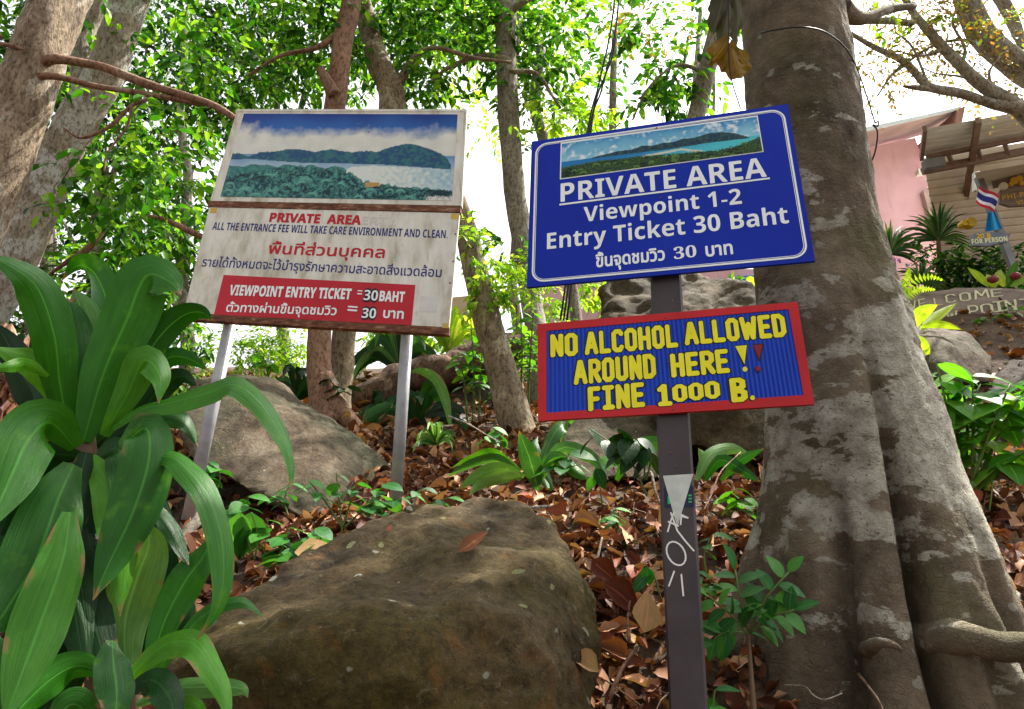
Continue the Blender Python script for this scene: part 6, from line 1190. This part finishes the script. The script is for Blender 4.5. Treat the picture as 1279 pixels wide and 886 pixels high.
for i in range(5):
    v = []; m_ = M['flag_' + ('red', 'white', 'blue', 'white', 'red')[i]]
    for j in range(9):
        s = j / 8
        for t in (tb[i], tb[i + 1]): a = lerp2(F4[0], F4[1], s); b = lerp2(F4[3], F4[2], s); q = lerp2(a, b, t); v.append(at(q[0], q[1] + 1.5 * math.sin(s * 6), 7.75 + .05 * math.sin(s * 7 + t * 2)))
    obj('stripe', v, [(2 * j, 2 * j + 2, 2 * j + 3, 2 * j + 1) for j in range(8)], m_, fl_)
v = []
for j in range(9):
    s = j / 8
    for t in (0, .5, 1): a = lerp2((1234, 265), (1242, 264), s); b = lerp2((1230, 290), (1252, 286), s); q = lerp2(a, b, t); v.append(at(q[0], q[1], 7.78 + .04 * math.sin(s * 9)))
tag(obj('cyan_cloth', v, [(3 * j + k, 3 * j + k + 3, 3 * j + k + 4, 3 * j + k + 1) for j in range(8) for k in (0, 1)], M['cyan'], base=at(1240, 285, 7.78)), 'bright blue cloth knotted on the pole below the flag', 'cloth')
ps_ = thing('price_sign', 'small grey blue sign reading 20 B. FOR PERSON below the flag', 'sign', at(1236, 302, 7.6)); PP = Plane(at(1236, 298, 7.6), (-.1, -1, .1), (0, 0, 1))
poly_on(PP, [(1212, 297), (1218, 291), (1246, 290), (1262, 292), (1258, 302), (1236, 307), (1214, 307)], M['grey_wood'], ps_, 'board', 0, .03)
gold('20 B.', (1220, 298), (1240, 297), 5.5, 'gold', ps_, PP, .03); gold('FOR PERSON', (1214, 305), (1259, 301), 5.5, 'cream', ps_, PP, .03)
P_ = at(1214, 277, 8.0); mb = MB(); mb.tube([P_, P_ + Vector((0, .1, 0))], .06, 10); mb.tube([P_ + Vector((-.08, 0, -.01)), P_ + Vector((-.08, .1, -.01))], .04, 10); tag(mb.build('gold_ornament', M['gold'], base=P_), 'small golden ornament left of the blue cloth', 'ornament')
# low building and painted wall glimpsed between the signs
lw = thing('garden_wall', 'pale pink wall glimpsed under the blue sign', 'wall', at(800, 400, 12.5)); mb = MB(); mb.prism([at(655, 338, 12.5), at(965, 336, 12.5), at(965, 470, 12.5), at(655, 470, 12.5)], Vector((0, .3, 0))); mb.build('wall', M['pink'], lw)
mb = MB(); mb.prism([at(925, 345, 12.4), at(965, 343, 12.4), at(965, 372, 12.4), at(925, 365, 12.4)], Vector((0, .08, 0))); mb.build('painted_panel', M['cyan'], lw)
bw = obj('beige_wall', [at(*p) for p in ((560, 372, 12.2), (622, 366, 12.2), (622, 480, 12.2), (560, 480, 12.2), (560, 372, 12.5), (622, 366, 12.5), (622, 480, 12.5), (560, 480, 12.5))], [(0, 1, 2, 3), (4, 5, 1, 0), (1, 5, 6, 2), (4, 0, 3, 7), (5, 4, 7, 6)], M['beige'], base=at(590, 480, 12.2), smooth=False); tag(bw, 'beige wall behind the slanting trunk above the log', 'wall')
# carved welcome board
wb = thing('welcome_board', 'dark carved log board painted WELCOME VIEW POINT', 'sign', at(1200, 410, 7.4)); WBP = Plane(at(1200, 385, 7.4), (-.12, -1, .15), (0, 0, 1)); Zw = lambda x, y: (1080 + x / 4.41, 280 + y / 4.41)
V0 = [(190, 395), (300, 380), (460, 362), (500, 350), (560, 352), (640, 350), (740, 352), (900, 362), (1000, 372), (1000, 540), (880, 552), (760, 560), (720, 590), (650, 602), (560, 592), (430, 565), (300, 530), (190, 500)]
poly_on(WBP, [Zw(*p) for p in V0], M['board_wood'], wb, 'board', 0, .09)
def wl(s, a, b, h, th=.11): block_on(WBP, s, Zw(*a), Zw(*b), h / 4.41, M['cream'], wb, th=th, off=.003, octa=False, gap=.14)
wl('WE', (228, 482), (340, 455), 48); wl('L', (384, 452), (430, 445), 44); wl('CO', (448, 436), (588, 420), 46); wl('M', (606, 416), (690, 405), 50); wl('E', (698, 404), (764, 396), 42)
wl('VIE', (330, 540), (440, 530), 50); wl('W', (454, 534), (518, 528), 52); wl('P', (575, 512), (634, 506), 62); wl('O', (642, 494), (712, 488), 52); wl('I', (712, 486), (778, 478), 58); wl('NT', (778, 476), (930, 466), 58)
# stone steps
stp = thing('stone_steps', 'low stone steps at the right edge below the welcome board', 'steps', at(1260, 452, 6.9)); rr = random.Random(4)
for row, y in enumerate((424, 431, 439, 447, 455)):
    x = 1224 + row * 2 + rr.uniform(-6, 3)
    while x < 1340:
        w_ = rr.uniform(16, 34); a = at(x + .8, y, 7.1 - row * .08); b = at(x + w_ - .8, y, 7.1 - row * .08); hgt = px2m(6.3, a); mb = MB(); mb.box(a + Vector((0, rr.uniform(0, .02), -hgt)), b - a, Vector((0, .25, 0)), Vector((0, 0, hgt * rr.uniform(.88, 1)))); mb.build('stone', M['stone'], stp); x += w_

# ------------------------------------------------------------ garden plants around the board
def spiky(label, cx, cy, Y, rad, n, mat='strap_dark', wpx=5):
    L = []
    for i in range(n):
        a = r2.uniform(-.25, math.pi + .25); l = rad * r2.uniform(.65, 1.1); L.append(([(cx, cy), (cx + math.cos(a) * l * .5, cy - math.sin(a) * l * .55 - 2), (cx + math.cos(a) * l, cy - math.sin(a) * l * .9 + l * .18 * abs(math.cos(a)))], wpx * r2.uniform(.8, 1.3), r2.uniform(-.5, .5)))
    return strap_plant('spiky_dracaena', label, cx, cy, Y, L, mat, ns=8)
t = spiky('tallest spiky leaved plant in front of the pink wall', 1172, 300, 8.8, 54, 64, 'spiky', wpx=2.4); limb(t, [(1172, 298, 8.8, 5), (1174, 350, 8.8, 6), (1172, 400, 8.8, 6)], M['stem_brown'], 'stem')
t = spiky('spiky leaved plant beside the big tree left of the tallest one', 1112, 318, 8.6, 48, 50, 'spiky', wpx=2.4); limb(t, [(1112, 316, 8.6, 5), (1112, 400, 8.6, 6)], M['stem_brown'], 'stem')
spiky('low spiky plant behind the upper edge of the welcome board', 1150, 355, 8.2, 38, 44, 'spiky', wpx=2.4); spiky('spiky tuft under the blue sign left of the big tree', 915, 362, 9, 24, 26, 'strap_lit', 4); spiky('bright spiky leaves beside the big tree under the blue sign', 945, 365, 8.6, 26, 8, 'fern', 8)
for k, (lab, cls, mt, sz) in enumerate([('dark bush behind the welcome board', [(1190, 345, 8.6, 40, 26, 80), (1150, 330, 8.9, 30, 24, 50), (1230, 335, 8.6, 30, 20, 60)], 'leaf_dark', .1), ('purple tipped bush at the right edge below the price sign', [(1262, 330, 8.3, 26, 24, 60), (1250, 345, 8.2, 30, 14, 40)], 'leaf_dark', .09), ('low creeping plant trailing over the welcome board', [(1248, 400, 7.25, 24, 5, 16), (1268, 408, 7.25, 14, 4, 9)], 'leaf_mid', .08)]):
    t = thing('bush', lab, 'bush', at(cls[0][0], cls[0][1] + 20, cls[0][2])); crown(t, [cl(x, y, Y, rx, ry, .3, n_) for x, y, Y, rx, ry, n_ in cls], M[mt], sz, 'leaves', seed=80 + k, twig=.2, perm=7)
strap_plant('birds_nest_fern', 'bright yellow green broad leaved plant in front of the welcome board', 1145, 420, 6.5, [([(1128, 420), (1118, 395), (1122, 378), (1132, 386)], 16, .1), ([(1136, 412), (1150, 392), (1172, 380)], 18, .1), ([(1150, 412), (1170, 395), (1196, 378)], 13, .2), ([(1150, 408), (1175, 405), (1202, 412)], 10, .3), ([(1130, 418), (1124, 400), (1116, 392)], 12, .3)], 'fern')
strap_plant('broad_fern', 'pale ribbed fern leaf below the yellow green plant by the big tree', 1140, 445, 6.0, [([(1128, 415), (1136, 425), (1152, 432), (1162, 445)], 22, .1), ([(1130, 440), (1140, 432), (1150, 445)], 16, .1)], 'fern')
strap_plant('bromeliad', 'broad leaved bromeliad on top of the right end of the welcome board', 1250, 352, 7.6, [([(1235, 358), (1222, 345), (1208, 334)], 9, .1), ([(1258, 358), (1264, 340), (1272, 324)], 10, .1), ([(1255, 358), (1248, 345), (1250, 336)], 12, .1), ([(1262, 358), (1276, 350), (1290, 345)], 9, .1), ([(1245, 358), (1236, 350), (1232, 342)], 12, .2)], ('fern', 'strap_lit'))
fn = thing('fern', 'feathery light green fern between the big tree and the welcome board', 'fern', at(1128, 370, 7.2))
for i, pp in enumerate([[(1122, 372), (1140, 352), (1160, 346), (1178, 350)], [(1120, 372), (1118, 352), (1114, 340)], [(1124, 372), (1132, 350), (1136, 336)], [(1118, 372), (1108, 356), (1104, 344)], [(1124, 374), (1146, 362), (1168, 362)]]):
    P_ = [at(*a) for a in spline([(a, b, 7.2) for a, b in pp], 14)]; mb = MB()
    for j in range(1, 13):
        td = (P_[j + 1] - P_[j - 1]).normalized(); sd3 = td.cross((P_[j] - CAM).normalized()).normalized()
        for sg in (-1, 1): L_ = .09 * (1 - j / 15); a = P_[j]; b = a + sd3 * sg * L_ + td * L_ * .5; c = a + td * .035; mb.add([a, b, c], [(0, 1, 2)])
    mb.build('frond', M['fern'], fn)
oc = thing('orchid', 'purple orchid spray beside the big tree above the fern', 'flower', at(1118, 345, 7.0))
for i in range(16):
    P_ = at(1118 + r2.uniform(-6, 6), 329 + r2.uniform(-7, 8), 7.0); 
    for k in range(3): a = r2.uniform(0, 6.28); v = [P_, P_ + Vector((math.cos(a) * .025, 0, math.sin(a) * .025)), P_ + Vector((math.cos(a + .9) * .025, -.01, math.sin(a + .9) * .025))]; obj('petal', v, [(0, 1, 2)], M['purple'], oc)
limb(oc, [(1118, 325, 7.0, 1.5), (1119, 345, 7.0, 1.6), (1121, 370, 7.1, 1.8)], M['stem_green'], 'stem', 6)
for i, (x, y) in enumerate(((1240, 349), (1268, 345))):
    bm = bmesh.new(); bmesh.ops.create_icosphere(bm, subdivisions=2, radius=px2m(6, at(x, y, 7.5))); me = bpy.data.meshes.new('painted_stone'); bm.to_mesh(me); bm.free(); me.materials.append(M['maroon']); o = bpy.data.objects.new('painted_stone', me); COL.objects.link(o); o.location = at(x, y, 7.5); o.scale = (1.2, 1, .85); tag(o, ('left' if i == 0 else 'right') + ' of two maroon round stones on the welcome board', 'stone')

# ------------------------------------------------------------ scattered seedlings and twigs
for k, (px, py, Y, hpx, lf, mt, lab) in enumerate([(478, 640, 3.7, 34, .11, 'herb', 'small seedling left of the foot of the right pipe leg'), (545, 648, 3.5, 18, .08, 'herb_lit', 'tiny seedling just above the crest of the large boulder'), (360, 640, 3.9, 36, .1, 'herb', 'slender weed under the overhang of the pale slab'),
    (395, 690, 3.1, 30, .09, 'herb', 'weed beside the broad orange leaf left of the large boulder'), (300, 660, 3.6, 40, .12, 'herb', 'broad leafed weed between the strap leaf plant and the pipe leg'), (620, 560, 4.6, 26, .1, 'herb', 'low herb at the foot of the slanting trunk'), (700, 600, 3.6, 34, .12, 'herb', 'herb standing among the limp strap leaves'),
    (870, 745, 2.6, 30, .07, 'herb', 'small seedling hugging the right side of the post'), (912, 640, 3.4, 30, .09, 'herb_lit', 'herb under the right end of the red sign beside the big tree'), (770, 660, 3.1, 24, .07, 'herb', 'seedling in the litter left of the white triangle'), (1250, 700, 3.9, 40, .1, 'herb', 'thin seedling near the right edge below the leafy shrub'),
    (415, 500, 6.2, 30, .14, 'strap_dark', 'dark weed at the foot of the red brown trunk'), (700, 530, 4.9, 40, .14, 'herb', 'leafy weed beside the lower left corner of the red sign'), (1235, 560, 4.6, 50, .16, 'herb_lit', 'extra leafy shoot in front of the stone steps'), (335, 465, 6.6, 24, .14, 'herb_lit', 'bright weed on top of the pale slab'),
    (270, 610, 4.3, 34, .12, 'herb', 'weed in the dark hollow left of the left pipe leg')]):
    r2b = random.Random(100 + k); st = [[(px, py + 6, Y), (px + r2b.uniform(-6, 6), py - hpx * .5, Y), (px + r2b.uniform(-14, 14), py - hpx, Y - .03)], [(px, py + 6, Y), (px + r2b.uniform(-10, 10), py - hpx * .3, Y - .03), (px + r2b.choice((-1, 1)) * hpx * .6, py - hpx * .55, Y - .08)]]
    herb('seedling', lab, (px, py + 6, Y), st, lf, mt, per=5, seed=200 + k, stem_w=2.2, wide=r2b.uniform(1.0, 1.5))
g = np.random.default_rng(31); mb = MB()
for _ in range(260):
    x, y = reg_near(g); a = g.uniform(0, 6.28); L_ = g.uniform(.06, .35); p = Vector((x, y, H(x, y) + .04)); q = p + Vector((math.cos(a) * L_, math.sin(a) * L_, 0)); q.z = H(q.x, q.y) + .03 + .05 * g.random(); m_ = (p + q) / 2 + Vector((g.normal() * .015, g.normal() * .015, .015)); mb.tube([p, m_, q], [.004, .0035, .002], 4)
o = mb.build('litter_twigs', M['stem_brown'], base=Vector((0, 4, 1.7))); o['kind'] = 'stuff'; o['label'] = 'thin dry twigs mixed into the leaf litter'
